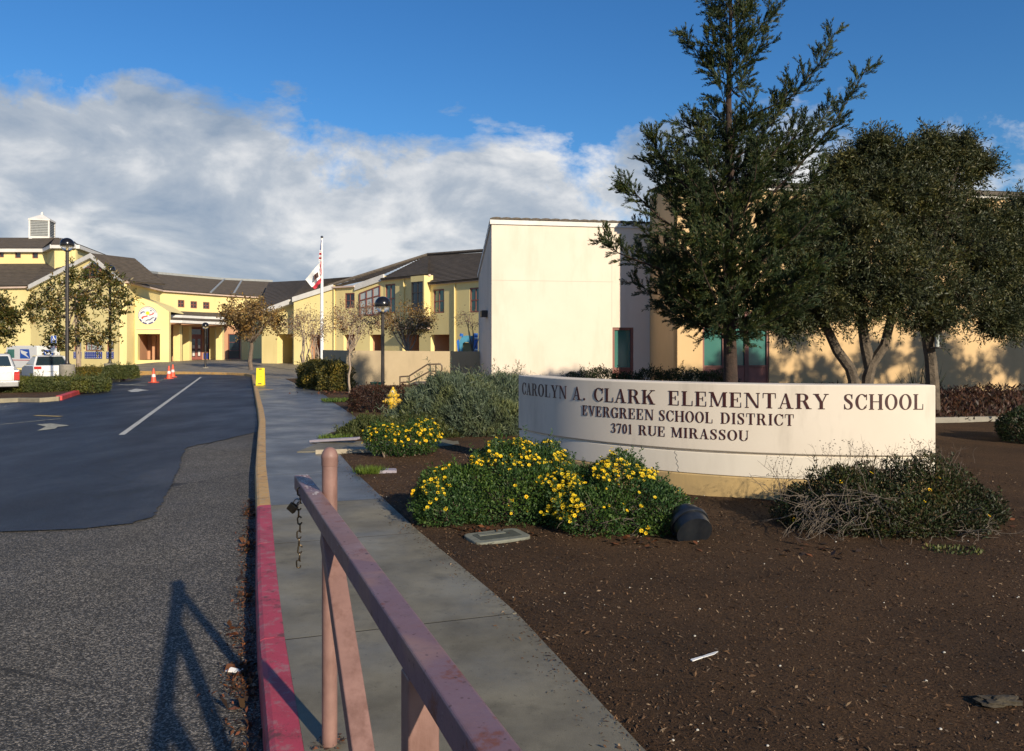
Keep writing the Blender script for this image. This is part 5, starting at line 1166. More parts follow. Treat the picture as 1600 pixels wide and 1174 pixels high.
# torn white wrapper on the road
p = gr(365, 1051); m = MB(); q = [p+Vector((x, y, z)) for x, y, z in ((-.045, 0, .01), (-.02, .018, .022), (.03, .014, .012), (.05, .004, .02), (.02, -.008, .006), (-.03, -.012, .014))]
m.add(q+[(x.x, x.y, x.z-.006) for x in q], [(0, 1, 5), (1, 2, 4, 5), (2, 3, 4), (6, 7, 11), (7, 8, 10, 11), (8, 9, 10), (0, 1, 7, 6), (1, 2, 8, 7), (2, 3, 9, 8), (3, 4, 10, 9), (4, 5, 11, 10), (5, 0, 6, 11)]); tag(m.build('paper_scrap', M['white_pl']), 'torn white paper scrap in the gutter by the red kerb', 'litter')
# rough clod of earth
p = gnd(1560, 1100); bm = bmesh.new(); bmesh.ops.create_icosphere(bm, subdivisions=3, radius=1)
for v in bm.verts: k = 1+.28*math.sin(v.co.x*4.1+1)*math.cos(v.co.y*5+.4)+.15*math.sin(v.co.z*9+v.co.x*7); v.co = Vector((v.co.x*.10*k, v.co.y*.045*k, v.co.z*.02*k))
me = bpy.data.meshes.new('rock'); bm.to_mesh(me); bm.free(); me.materials.append(M['rock']); o = bpy.data.objects.new('rock', me); o.location = (p.x, p.y, .012); o.rotation_euler = (0, 0, .1); COL.objects.link(o); tag(o, 'lone brown rough clod lying flat on the bare mulch', 'rock')
# utility box, handrail
p = Vector(((590-800)*26/F, 26, 0)); ub_ = thing('utility_box', 'small green utility box at the foot of the tan wall', 'utility box', p)
MB().box((p.x-.21, p.y-.15, 0), (p.x+.21, p.y+.15, EYE-(599-540)*26/F), None).build('cabinet', M['utilgreen'], ub_, bevel=.02)
MB().box((p.x-.23, p.y-.17, EYE-(599-540)*26/F), (p.x+.23, p.y+.17, EYE-(597-540)*26/F), None).build('lid', M['utilgreen'], ub_, bevel=.01)
MB().box((p.x-.12, p.y-.158, .1), (p.x+.1, p.y-.15, .28), None).build('label_plate', M['lamp_black'], ub_)
hr = thing('handrail', 'bronze pipe handrail rising along a ramp before the tan wall', 'handrail', (-3, 26.6, 0)); q = lambda px, v: at(px, v, 26.6)
rail = [q(625, 589), q(639, 588), q(668, 569.5), q(688, 569), q(690.5, 572), q(690.5, 578), q(688, 581), q(672, 580), q(641, 597), q(626, 598)]
MB().tube(rail, .026, 8).build('rail', M['rail'], hr, sm=True)
for px, v in ((625, 588), (639.5, 588), (672.5, 570), (681, 570)):
    MB().tube([q(px, v), Vector((q(px, v).x, 26.6, 0))], .024, 8).build('rail_post', M['rail'], hr, sm=True)
rp = MB(); a, b = q(640, 604), q(744, 598); rp.prism([(a.x, 26.75, -.1), (b.x+.6, 27.4, -.1), (b.x+.6, 28.6, -.1), (a.x, 28.2, -.1)], (0, 0, .42)); tag(rp.build('ramp_block', M['conc_plaza'], bevel=.02), 'low tan concrete ramp beside the handrail', 'ramp')
# play equipment over the wall
pe = thing('playground_slide', 'blue plastic playground hood and post behind the tan wall', 'play equipment', (-2.4, 38, 0)); q = lambda px, v, d=0: at(px, v, 38+d)
m = MB(); outl = [(716.5, 560), (717, 537), (719, 531), (722, 525.5), (730, 524.5), (741, 525), (742, 560), (738, 560), (736, 540), (732, 535), (726, 534.5), (723, 537), (722, 560)]
m.prism([q(*c) for c in outl], (0, .9, 0)); m.build('hood', M['play_teal'], pe); m = MB(); m.prism([q(x, v, .35) for x, v in ((722, 560), (722.5, 536), (737, 536), (737.5, 560))], (0, .1, 0)); m.build('back_panel', M['tarp'], pe)
m = MB(); m.tube([q(720.5, 526), q(721.5, 521.5)], .09, 8); m.build('knob', M['play_blue'], pe, sm=True)
for px in (743.5,): MB().tube([q(px, 580, -.2), q(px, 521, -.2)], .10, 10).build('play_post', M['play_blue'], pe, sm=True); MB().tube([q(px-2, 529, -.4), q(px+3, 529, -.4)], .05, 8).build('clamp', M['white_pl'], pe, sm=True); MB().tube([q(px-2, 547, -.4), q(px+3, 547, -.4)], .05, 8).build('clamp', M['white_pl'], pe, sm=True)
m = MB(); m.prism([q(x, v) for x, v in ((716.5, 562), (713.5, 533), (717, 530), (719, 562))], (0, .12, 0)); m.build('side_fin', M['play_blue'], pe)
# ================================================================== PLANTS
def bush_pts(lumps, n, thick=.3, zmin=.02, wob=.10, seed=0):
    Ls = np.array([l[:6] for l in lumps], float); pw = np.array([l[6] if len(l) > 6 else 2. for l in lumps])
    area = (Ls[:, 3]*Ls[:, 4]+Ls[:, 3]*Ls[:, 5]+Ls[:, 4]*Ls[:, 5]); k = rng.choice(len(Ls), int(n*2.4), p=area/area.sum())
    d = rdir(len(k)); p_ = pw[k][:, None]
    s = (np.abs(d)**p_).sum(1, keepdims=True)**(-1/p_)
    rr_ = 1-thick*rng.random((len(k), 1))**1.6
    q = Ls[k, :3]+Ls[k, 3:]*d*s
    wv = np.sin(q[:, 0]*9+seed)*np.cos(q[:, 1]*8+1.3+seed)+np.sin(q[:, 2]*11+q[:, 0]*5+seed*2)*.8+.5*np.sin(q[:, 0]*23+q[:, 2]*19)
    q = Ls[k, :3]+Ls[k, 3:]*d*s*rr_*(1+wob*wv[:, None]*.55)
    nrm = d/Ls[k, 3:]; nrm /= np.linalg.norm(nrm, axis=1, keepdims=True)
    ok = q[:, 2] > zmin
    for i in range(len(Ls)):
        ins = ((np.abs((q-Ls[i, :3])/Ls[i, 3:]))**pw[i]).sum(1) < .80**pw[i]; ok &= ~(ins & (k != i))
    q, nrm = q[ok][:n], nrm[ok][:n]; return q, nrm
def bush(name, label, cat, lumps, n, mat, L, W, out=.7, up=.35, thick=.32, twig='bark_brown', group=None, wob=.12, seed=0, z0=0.0):
    c = np.mean([l[:2] for l in lumps], axis=0); t = thing(name, label, cat, (c[0], c[1], z0), group)
    q, nr = bush_pts(lumps, n, thick, z0+.015, wob, seed); k = len(q)
    D = nr*out+rdir(k)*.8+np.array([0, 0, up]); Nn = nr+rdir(k)*.7
    ns_ = max(20, k//160); j = rng.integers(0, k, ns_); dv = nr[j]+np.array([0, 0, .7])+rdir(ns_)*.5; dv /= np.linalg.norm(dv, axis=1, keepdims=True)   # stray shoots
    ts = np.linspace(.05, 1, 14)[None, :, None]; ln_ = (L*(1.5+3.*rng.random(ns_)))[:, None, None]; sp_ = (q[j][:, None, :]+dv[:, None, :]*ts*ln_).reshape(-1, 3)
    q0, nr0 = q, nr; q = np.vstack([q, sp_]); k = len(q); D = np.vstack([D, np.repeat(dv, 14, axis=0)*.6+rdir(ns_*14)*.8]); Nn = np.vstack([Nn, rdir(ns_*14)])
    leaf_mesh('foliage', q, D, Nn, L*(.6+.8*rng.random(k)), W*(.6+.8*rng.random(k)), mat, t)
    m = MB()
    for l in lumps:
        for _ in range(7):
            e = Vector(l[:3])+Vector((rnd.uniform(-.8, .8)*l[3], rnd.uniform(-.8, .8)*l[4], rnd.uniform(.2, .8)*l[5])); b_ = Vector((lerp(l[0], c[0], .25)+rnd.uniform(-.1, .1)*l[3], l[1]+rnd.uniform(-.1, .1), z0-.03))
            m.tube([b_, b_.lerp(e, .5)+Vector((rnd.uniform(-.05, .05), rnd.uniform(-.05, .05), .04)), e], [.012+.008*l[3], .008+.004*l[3], .003], 4)
    tag(m.build('stems', M[twig], t), kind='stuff'); return t, q0, nr0
def flowers(t, q, nr, sel, n, r=.019, name='flowers'):
    """small open daisies: petals round a centre, facing out of the bush"""
    idx = np.flatnonzero(sel(q, nr)); idx = rng.choice(idx, min(n, len(idx)), replace=False); m = MB()
    for i in idx:
        nv = Vector(nr[i])*.8+Vector((.25, -.45, .55))+Vector(rdir(1)[0])*.45; Mx = align(Vector(q[i])+Vector(nr[i])*rnd.uniform(.0, .05), nv.normalized()); k = 7; R = r*rnd.uniform(.7, 1.25)
        for j in range(k):
            a = 2*math.pi*j/k; w_ = .36; m.poly(*[Mx @ Vector((R*s*math.cos(a+da), R*s*math.sin(a+da), hz)) for s, da, hz in ((.1, 0, 0), (.75, -w_, R*.18), (1, 0, R*.12), (.75, w_, R*.18))])
    tag(m.build(name, M['petal'], t), kind='stuff')
# daisy bushes
lu = [(-.45, 7.35, .12, .46, .42, .38), (-.05, 7.6, .2, .55, .5, .44), (.27, 7.75, .22, .45, .42, .44), (-.62, 7.12, .08, .27, .26, .26), (.08, 7.2, .12, .5, .3, .34)]
t, q, nr = bush('daisy_bush', 'wide dark green bush edged with yellow daisies beside the utility lid', 'bush', lu, 34000, 'leaf_daisy', .032, .012, seed=1, wob=.2)
flowers(t, q, nr, lambda q, n: (n[:, 2] > -.1) & (((q[:, 2] > .47)) | ((q[:, 0] < -.55) & (q[:, 2] > .15)) | (q[:, 0] > .42)) & (np.sin(q[:, 0]*17)+np.sin(q[:, 2]*21+q[:, 1]*9) > -.3), 620, .018)
flowers(t, q, nr, lambda q, n: n[:, 1] < .2, 26, .018)
lu = [(.58, 7.12, .1, .36, .36, .42), (.98, 7.02, .12, .46, .4, .45), (1.2, 6.85, .05, .34, .33, .34), (.75, 6.8, .08, .38, .28, .32)]
t, q, nr = bush('daisy_bush', 'thickly flowering yellow daisy bush with grey twigs below its skirt', 'bush', lu, 27000, 'leaf_daisy', .032, .012, seed=2, wob=.2)
flowers(t, q, nr, lambda q, n: (n[:, 2] > -.3) & ((q[:, 2] > .43) | ((q[:, 0] < .62) & (q[:, 2] > .12))) & (np.sin(q[:, 0]*15+1)+np.sin(q[:, 2]*19+q[:, 1]*9) > -.4), 620, .018)
flowers(t, q, nr, lambda q, n: n[:, 1] < .2, 46, .018)
def twigs(t, base, n, dirf, L, mat='drytwig', name='dry_twigs', r=.004):
    m = MB()
    for _ in range(n):
        p = Vector(base(rnd)); d = Vector(dirf(rnd)).normalized(); l = L*rnd.uniform(.5, 1.2); pts = [p]
        for k in range(5):
            d = (d+Vector((rnd.gauss(0, .22), rnd.gauss(0, .22), rnd.gauss(-.02, .2)))).normalized(); p = p+d*l/5; p.z = max(p.z, .012); pts.append(p)
            if k in (2, 3) and rnd.random() < .7:
                d2 = (d+Vector((rnd.gauss(0, .6), rnd.gauss(0, .6), rnd.gauss(0, .5)))).normalized(); m.tube([p, p+d2*l*.2, p+d2*l*.33+Vector((0, 0, rnd.uniform(-.03, .03)))], [r*.6, r*.45, r*.25], 4, False)
        m.tube(pts, [r, r*.85, r*.75, r*.6, r*.5, r*.3], 4, False)
    return tag(m.build(name, M[mat], t), kind='stuff')
twigs(t, lambda r: (r.uniform(.55, 1.2), r.uniform(6.6, 6.85), r.uniform(.02, .16)), 46, lambda r: (r.uniform(-1, .6), r.uniform(-1, .0), r.uniform(-.2, .5)), .28)
lu = [(-1.87, 11.3, .26, .27, .24, .22), (-1.33, 11.4, .28, .31, .25, .25), (-1.6, 11.35, .2, .35, .25, .22)]
t, q, nr = bush('daisy_bush', 'small yellow daisy bush by the edging board and path', 'bush', lu, 9000, 'leaf_daisy', .035, .014, thick=.6, seed=3)
flowers(t, q, nr, lambda q, n: n[:, 2] > -.2, 170, .022)
# dark bush with dry skirt before the right end of the sign
lu = [(2.62, 6.95, .10, .26, .3, .33), (2.85, 7.0, .16, .32, .3, .38), (3.05, 7.05, .2, .30, .3, .44), (3.3, 7.0, .2, .30, .3, .36), (3.5, 7.1, .22, .30, .3, .45), (3.75, 7.12, .22, .28, .3, .42), (3.98, 7.15, .16, .25, .28, .33), (4.2, 7.1, .1, .22, .25, .24), (3.0, 6.65, .08, .35, .25, .28), (3.4, 6.7, .08, .35, .28, .27), (3.8, 6.8, .08, .35, .28, .27)]
t, q, nr = bush('dark_bush', 'dark green straggly bush with dry grey skirt before the sign', 'bush', [(a, b, c*.9, d, e, f*.88) for a, b, c, d, e, f in lu], 44000, 'leaf_brush', .030, .012, seed=4, thick=.6, wob=.34)
flowers(t, q, nr, lambda q, n: n[:, 2] > -.2, 12, .02)
twigs(t, lambda r: (r.uniform(2.4, 3.1), r.uniform(6.45, 6.8), r.uniform(.03, .36)), 150, lambda r: (r.uniform(-1.2, .5), r.uniform(-1, .2), r.uniform(-.5, .35)), .36)
twigs(t, lambda r: (r.uniform(3.0, 4.0), r.uniform(6.4, 6.7), r.uniform(.02, .1)), 40, lambda r: (r.uniform(-1, 1), r.uniform(-1, .1), r.uniform(-.2, .2)), .26)
twigs(t, lambda r: (r.uniform(2.7, 4.05), r.uniform(6.85, 7.2), r.uniform(.42, .58)), 90, lambda r: (r.uniform(-.4, .4), r.uniform(-.3, .3), 1), .20, 'bark_brown', 'seed_stalks', .0022)
tw = twigs(t, lambda r: (r.uniform(2.33, 2.5), r.uniform(7.0, 7.2), r.uniform(.15, .25)), 10, lambda r: (r.uniform(-.45, .25), r.uniform(-.2, .2), 1), .36, 'drytwig', 'dry_sprig', .0032)
n = 260; P = np.c_[2.75+1.35*rng.random(n), 6.9+.35*rng.random(n), .56+.16*rng.random(n)]; P[:, 2] += .05*np.sin(P[:, 0]*9); leaf_mesh('seed_heads', P, rdir(n), rdir(n), .013, .012, 'dry_seed', t)
n = 120; P = np.c_[2.30+.25*rng.random(n), 7.0+.2*rng.random(n), .28+.32*rng.random(n)]; leaf_mesh('sprig_leaves', P, rdir(n), rdir(n), .016, .010, 'dry_seed', t)
# low shrubs round the hydrant and path
lu = [(-.95, 14.7, .3, 1.1, .9, .72), (-.2, 15.0, .3, .75, .8, .68), (-.55, 14.05, .15, .95, .5, .55), (-1.55, 14.35, .15, .7, .6, .46)]
bush('rosemary_bush', 'big grey green feathery bush left of the curved sign', 'bush', lu, 60000, 'leaf_grey', .095, .013, .8, .75, seed=5, wob=.14)
lu = [(-1.7, 13.75, .05, .8, .45, .30), (-2.4, 13.95, .05, .6, .4, .27), (-2.75, 13.85, .02, .35, .3, .2)]
bush('spreading_shrub', 'low spreading green shrub at the foot of the hydrant', 'shrub', lu, 20000, 'leaf_hedge', .05, .014, .7, .5, seed=6, wob=.2)
lu = [(-3.25, 19.2, .22, .72, .6, .40, 3.), (-2.5, 19.0, .22, .8, .6, .40, 3.), (-1.8, 18.5, .22, .65, .5, .38, 3.), (-.9, 18.6, .22, .7, .5, .36, 3.)]
bush('maroon_hedge', 'low clipped maroon hedge behind the fire hydrant', 'hedge', lu, 26000, 'leaf_maroon', .045, .018, seed=7, wob=.08)
lu = [(-6.25, 28.0, .3, .60, .6, .66, 3.), (-7.0, 29.3, .35, .66, .8, .66, 3.), (-7.65, 30.6, .35, .6, .8, .62, 3.)]
bush('variegated_shrub', 'rounded yellow green shrub at the corner of the tan wall', 'shrub', lu, 26000, 'leaf_yelgreen', .07, .035, seed=8, wob=.15)
lu = [(1.7+.62*i, 20+.1*i, .35, .5, .5, .60+.05*math.sin(i*2.1), 2.6) for i in range(7)]
bush('low_hedge', 'low dark hedge showing above the top of the sign', 'hedge', lu, 22000, 'leaf_dark', .06, .02, seed=9, wob=.16)
lu = [(8.5, 12.9, .2, .5, .5, .38), (9.0, 13.1, .2, .5, .5, .42)]
bush('dark_shrub', 'round dark shrub in the shade beyond the right end of the sign', 'shrub', lu, 9000, 'leaf_dark', .045, .02, seed=10)
# clipped island hedges
def hedge_px(x0, x1, Y, v0, depth, label, seed, n, mat='leaf_hedge'):
    a, b = (x0-800)*Y/F, (x1-800)*Y/F; zt_ = EYE-(v0-540)*Y/F; zb_ = zr((a+b)/2, Y)+.15; k = max(2, int((b-a)/.9)); lu = []
    for i in range(k):
        x = lerp(a, b, (i+.5)/k); lu.append((x, Y+depth/2+.05*math.sin(i*3), zb_+(zt_-zb_)*.42, (b-a)/k*.68, depth/2, (zt_-zb_)*.62, 4.))
    bush('clipped_hedge', label, 'hedge', lu, n, mat, .06, .032, .6, .3, seed=seed, wob=.06, z0=zb_, group='clipped hedges on the parking islands')
hedge_px(-20, 143, 29.6, 592, 1.3, 'clipped hedge on the near parking island behind the long red kerb', 11, 32000)
hedge_px(160, 200, 40.2, 573, 1.2, 'clipped hedge on the far parking island by the short red kerb', 12, 14000)
hedge_px(112, 164, 43, 575, .8, 'brownish hedge strip under the magnolia tree', 13, 14000, 'leaf_yelgreen')
# ground cover along the shaded wall and odd tufts
n = 15000; P = np.c_[6.6+13*rng.random(n), 16.1+9.5*rng.random(n), np.zeros(n)]; P[:, 2] = .02+.30*rng.random(n)**1.5*(.4+.6*(np.sin(P[:, 0]*2.3)*np.sin(P[:, 1]*1.9) > -.2))
D = rdir(n); D[:, 2] = np.abs(D[:, 2])+.4; tag(leaf_mesh('ground_cover', P, D, rdir(n), .10+.10*rng.random(n), .03+.02*rng.random(n), 'leaf_maroon'), 'dull leafy ground cover in the shade below the cream wall', 'ground cover')
def tuft(name, label, cx, cy, r, h, n, mat='grass', W=.008):
    a = rng.random(n)*6.283; rr_ = r*np.sqrt(rng.random(n)); P = np.c_[cx+rr_*np.cos(a), cy+rr_*.7*np.sin(a), np.zeros(n)+.005]; D = rdir(n)*.6; D[:, 2] = 1
    tag(leaf_mesh(name, P, D, rdir(n), h*(.4+.8*rng.random(n)), W, mat), label, 'grass')
p = gnd(578, 740); tuft('grass_tuft', 'bright green grass tuft beside the valve cover', p.x, p.y, .2, .10, 700)
p = gnd(530, 628); tuft('grass_tuft', 'grass patch at the sidewalk edge near the maroon hedge', p.x, p.y, .5, .12, 600, W=.02)
p = gnd(517, 687); tuft('grass_tuft', 'grass fringe at the sidewalk corner by the low shrub', p.x+.06, p.y, .28, .10, 300, W=.012)
p = gnd(735, 817); tuft('weed', 'small green weed below the flower bush', p.x, p.y, .10, .07, 160, 'leaf_hedge', .014)
p = gnd(1490, 862); tuft('weed', 'clover patch on the mulch near the straggly bush', p.x, p.y, .22, .035, 160, 'leaf_hedge', .016)
p = gnd(1440, 580+60); tuft('weed_stalks', 'tall thin weed standing before the shaded wall', 10.4, 20, .25, 1.1, 60, 'leaf_dark', .03)

# ---- trees
def limb(m, a, b, r0, r1, n=6, bend=.08, sides=6):
    a, b = Vector(a), Vector(b); L = (b-a).length; o1 = Vector((rnd.gauss(0, bend), rnd.gauss(0, bend), rnd.gauss(0, bend*.5)))*L; pts = []
    for i in range(n+1):
        t = i/n; pts.append(a.lerp(b, t)+o1*math.sin(math.pi*t)+Vector((rnd.gauss(0, .012), rnd.gauss(0, .012), 0))*L*(0 < i < n))
    m.tube(pts, [lerp(r0, r1, i/n) for i in range(n+1)], sides, False); return pts
# redwood
RX0, RY0 = 3.87, 14.0
rw = thing('redwood_tree', 'tall dark redwood tree with upswept boughs behind the sign', 'tree', (RX0, RY0, 0))
tr = MB(); trunk = [Vector((RX0+.02*math.sin(k*.9), RY0+.02*math.cos(k*.7), -.1+k*.5)) for k in range(18)]
def trunk_at(z): k = min(16, max(0, (z+.1)/.5)); i = int(k); return trunk[i].lerp(trunk[i+1], k-i)
tr.tube(trunk, [lerp(.155, .018, (k/17)**.8) for k in range(18)], 12, False)
limbs = []; prof = [(1.5, 1.5), (2.1, 2.15), (3.0, 2.25), (3.8, 2.0), (4.6, 1.75), (5.3, 1.0), (5.9, .6), (6.6, .62), (7.3, .55), (8.1, .28)]
ga = 0
for i in range(150):
    z0 = 1.75+6.2*((i+.5)/150)**1.3; ga += 2.3999
    if (4.9 < z0 < 6.2 and i % 3) or (z0 > 4.0 and i % 4 == 1): continue
    L = interp(prof, z0)*rnd.uniform(.62, 1.05); el0 = R_(rnd.uniform(-5, 22) if z0 < 3.2 else rnd.uniform(15, 45))
    limbs.append((trunk_at(z0), Vector((math.cos(ga)*math.cos(el0), math.sin(ga)*math.cos(el0), math.sin(el0))), L, .35 if z0 < 3 else .5))
P_ = lambda px, v, dy=0: at(px, v, RY0+dy)
limbs_exp = [[P_(1156, 152), P_(1110, 112, .1), P_(1085, 75, .2), P_(1068, 52, .25)], [P_(1164, 186), P_(1236, 152, -.3), P_(1280, 100, -.4), P_(1304, 52, -.5)], [P_(1180, 330), P_(1243, 266, -.3), P_(1300, 198, -.5), P_(1358, 100, -.6)],
             [P_(1164, 60), P_(1195, 40, .1), P_(1215, 15, .15)], [P_(1160, 110), P_(1180, 85, -.2), P_(1200, 55, -.3)], [P_(1120, 440), P_(1030, 420, -.4), P_(965, 395, -.6), P_(944, 372, -.6)], [P_(1120, 400), P_(1030, 340, -.5), P_(990, 300, -.6), P_(975, 292, -.6)],
             [P_(1130, 350), P_(1060, 280, -.4), P_(1030, 240, -.5), P_(1016, 215, -.5)], [P_(1150, 250), P_(1100, 215, -.2), P_(1060, 190, -.3)], [P_(1180, 300), P_(1260, 230, .3), P_(1300, 160, .3)], [P_(1170, 230), P_(1210, 190, -.3), P_(1235, 130, -.4)]]
paths = []
for o, d, L, upk in limbs:
    pts = [o]; dd = d.copy(); pp_ = o.copy()
    for k in range(6): pp_ = pp_+dd*L/6; pts.append(pp_.copy()); dd = (dd+Vector((rnd.gauss(0, .07), rnd.gauss(0, .07), upk*.28))).normalized()
    paths.append((pts, L))
for e in limbs_exp: paths.append((e, sum((b-a).length for a, b in zip(e, e[1:]))))
LP, LD, LN, LL = [], [], [], []
def needles(a, b, dens=190, ln=.085):
    a, b = np.array(a), np.array(b); l = np.linalg.norm(b-a); n = max(4, int(l*dens)); t = rng.random((n, 1)); ax = (b-a)/max(l, 1e-6)
    sd_ = rdir(n); sd_ -= ax*(sd_ @ ax)[:, None]; sd_ /= np.linalg.norm(sd_, axis=1, keepdims=True)
    LP.append(a+(b-a)*t); LD.append(ax*1.1+sd_*.6+np.array([0, 0, .18])); LN.append(rdir(n)); LL.append(ln*(1.15-.5*t[:, 0])*(.7+.6*rng.random(n)))
for pts, L in paths:
    r0 = .006+.008*L; tr.tube(pts, [lerp(r0, .004, i/(len(pts)-1)) for i in range(len(pts))], 5, False)
    seg = list(zip(pts, pts[1:])); ns = max(7, int(L/.062))
    for i in range(ns):
        t = (.16+.84*(i+rnd.random())/ns)*len(seg); k = min(int(t), len(seg)-1); a, b = seg[k]; p = a.lerp(b, t-k); ax = (b-a).normalized()
        sdv = Vector(rdir(1)[0]); sdv = (sdv-ax*sdv.dot(ax)).normalized(); d = (ax*rnd.uniform(.4, .9)+sdv*.8+Vector((0, 0, .28))).normalized(); l = rnd.uniform(.20, .50)*(1.12-.45*t/len(seg))
        e = p+d*l; needles(p, e)
        for _ in range(2):
            u = rnd.uniform(.25, .8); s2 = Vector(rdir(1)[0]); s2 = (s2-d*s2.dot(d)).normalized(); q0 = p.lerp(e, u); needles(q0, q0+(d*.8+s2*.6+Vector((0, 0, .15))).normalized()*l*.55, 130, .07)
    needles(pts[-2], pts[-1], 150)
tr.build('trunk', M['bark_red'], rw, sm=True)
P = np.vstack(LP); leaf_mesh('crown', P, np.vstack(LD), np.vstack(LN), np.concatenate(LL), .0125, 'leaf_red', rw)
print('redwood leaves', len(P))
# olive-like trees
def crown_tree(name, label, base, trunks, lumps, n, mat, bark, L, W, group=None, r0=.12, tw_n=26, out=.75, core=True, cat='tree', tl=.34, zb_=0, sides=8):
    t = thing(name, label, cat, (base[0], base[1], zb_), group); m = MB(); ends = []
    for tp_ in trunks:
        tp_ = [Vector(q) for q in tp_]; k = len(tp_); m.tube(tp_, [lerp(r0, r0*.6, i/(k-1)) for i in range(k)], sides, False); ends.append(tp_[-1])
    tws = []; per = max(1, int(n/len(lumps)/tw_n))
    for l in lumps:
        c = Vector(l[:3]); e = min(ends, key=lambda q: (q-c).length); limb(m, e, c, r0*.42, .012, 6, .10, 5)
        for _ in range(per):
            d = Vector(rdir(1)[0]); rr_ = rnd.random()**.6*1.05; p = c+Vector((d.x*l[3], d.y*l[4], d.z*l[5]))*rr_*.92
            dr = (Vector((d.x/l[3], d.y/l[4], d.z/l[5])).normalized()*out+Vector(rdir(1)[0])*.7+Vector((0, 0, .25))).normalized(); tws.append((p, dr))
            if rnd.random() < .10: m.tube([c.lerp(p, .3), c.lerp(p, .7)+Vector((0, 0, .03)), p+dr*tl*.5], [.008, .006, .002], 3, False)
    m.build('trunk', M[bark], t, sm=True)
    A = np.array([p for p, _ in tws]); Dr = np.array([d for _, d in tws]); k = len(A); s = rng.random((k, tw_n, 1)); sd_ = rdir(k*tw_n).reshape(k, tw_n, 3)
    lf = tl*(.4+1.3*rng.random((k, 1, 1))**1.5); PP = A[:, None, :]+Dr[:, None, :]*s*lf+sd_*.02+np.array([0, 0, -.10])*s**2*lf; DD = Dr[:, None, :]*.65+sd_*.85
    PP, DD = PP.reshape(-1, 3), DD.reshape(-1, 3); nn = len(PP); leaf_mesh('crown', PP, DD, rdir(nn), L*(.65+.7*rng.random(nn)), W*(.7+.6*rng.random(nn)), mat, t); return t
def pxl(px, v, Y, rx, rz, ry=None): p = at(px, v, Y); return (p.x, p.y, p.z, rx, ry or rx, rz)
lu = [pxl(*a) for a in ((1262, 420, 15.6, .62, .6), (1310, 360, 15.8, .62, .6), (1300, 430, 16.4, .75, .65), (1370, 305, 16, .66, .55), (1350, 380, 15.4, .7, .7), (1335, 285, 16.3, .45, .4), (1405, 330, 16.2, .75, .75), (1290, 480, 15.7, .6, .36), (1360, 470, 15.6, .75, .5), (1405, 430, 15.4, .65, .6), (1250, 350, 16.2, .5, .5), (1395, 258, 16.2, .42, .34), (1300, 305, 16.2, .42, .4), (1238, 500, 15.6, .3, .2), (1318, 262, 16.3, .2, .2), (1365, 232, 16.2, .18, .18))]
b_ = at(1345, 598, 16)
crown_tree('olive_tree', 'broad dark olive tree with forked crooked trunks behind the sign', (b_.x, 16), [[at(1336, 640, 16), at(1334, 595, 16), at(1328, 575, 16), at(1308, 548, 16), at(1296, 522, 16), at(1280, 492, 16), at(1270, 450, 16)], [at(1354, 640, 16), at(1356, 590, 16), at(1362, 570, 16), at(1382, 540, 16), at(1392, 500, 16), at(1398, 440, 16)], [at(1360, 575, 16.03), at(1352, 540, 16.1), at(1346, 500, 16.1), at(1340, 440, 16.1)]],
           lu, 150000, 'leaf_olive', 'bark_olive', .078, .022, 'olive trees before the cream building', .13)
lu = [pxl(*a) for a in ((1430, 300, 16.2, .55, .5), (1480, 272, 16.6, .52, .42), (1460, 330, 16.3, .75, .7), (1510, 335, 17, .45, .5), (1440, 420, 16, .7, .65), (1510, 390, 16.4, .72, .6), (1500, 470, 16, .7, .42), (1450, 490, 15.8, .6, .38), (1560, 440, 16.4, .65, .55), (1470, 248, 16.8, .3, .24), (1425, 250, 16.3, .28, .24), (1540, 400, 16.8, .42, .4), (1430, 350, 17, .7, .7), (1455, 232, 16.4, .16, .2), (1500, 236, 16.6, .18, .2), (1528, 262, 16.8, .16, .16), (1560, 505, 16.2, .3, .2), (1568, 395, 16.8, .42, .36), (1590, 362, 17, .36, .26), (1552, 352, 16.8, .26, .22), (1600, 330, 17.2, .3, .2))]
b_ = at(1455, 600, 16.5)
crown_tree('olive_tree', 'dark olive tree with one straight trunk holding a bird feeder', (b_.x, 16.5), [[at(1458, 640, 16.5), at(1457, 600, 16.5), at(1454, 560, 16.5), at(1447, 520, 16.5), at(1446, 480, 16.5), at(1455, 420, 16.5)], [at(1450, 530, 16.5), at(1462, 515, 16.4), at(1475, 495, 16.3), at(1490, 460, 16.3)]],
           lu, 150000, 'leaf_olive', 'bark_olive', .078, .022, 'olive trees before the cream building', .145)
lu = [pxl(*a) for a in ((1600, 420, 17, .75, .7), (1590, 490, 16.8, .65, .4), (1660, 370, 17.3, .7, .7), (1710, 300, 17.5, .7, .7), (1700, 400, 17, 1, .9), (1760, 330, 17.6, .9, .9), (1590, 395, 17.6, .4, .4), (1660, 480, 17, .8, .5), (1625, 345, 17.6, .3, .3))]
b_ = at(1690, 600, 17.3)
crown_tree('olive_tree', 'olive tree whose boughs overhang the shaded end of the cream wall', (b_.x, 17.3), [[at(1690, 645, 17.3), at(1690, 560, 17.3), at(1685, 480, 17.3), at(1680, 400, 17.3)]], lu, 90000, 'leaf_olive', 'bark_olive', .085, .026, 'olive trees before the cream building', .15)
def off_tree(x, y, lab, n=34000):
    rq = random.Random(int(x*10)); lu = [(x+rq.uniform(-1.8, 1.8), y+rq.uniform(-1.2, 1.2), rq.uniform(3.0, 5.9), .72, .72, .62) for _ in range(11)]
    crown_tree('olive_tree', lab, (x, y), [[(x, y, -.1), (x+.1, y, 1.2), (x-.1, y, 2.6), (x, y, 3.8)]], lu, n, 'leaf_olive', 'bark_olive', .11, .042, 'olive trees before the cream building', .16)
off_tree(15.6, 17.9, 'olive tree further along the row shading the wall')
off_tree(19.3, 18.4, 'tall olive tree next to the last of the row')
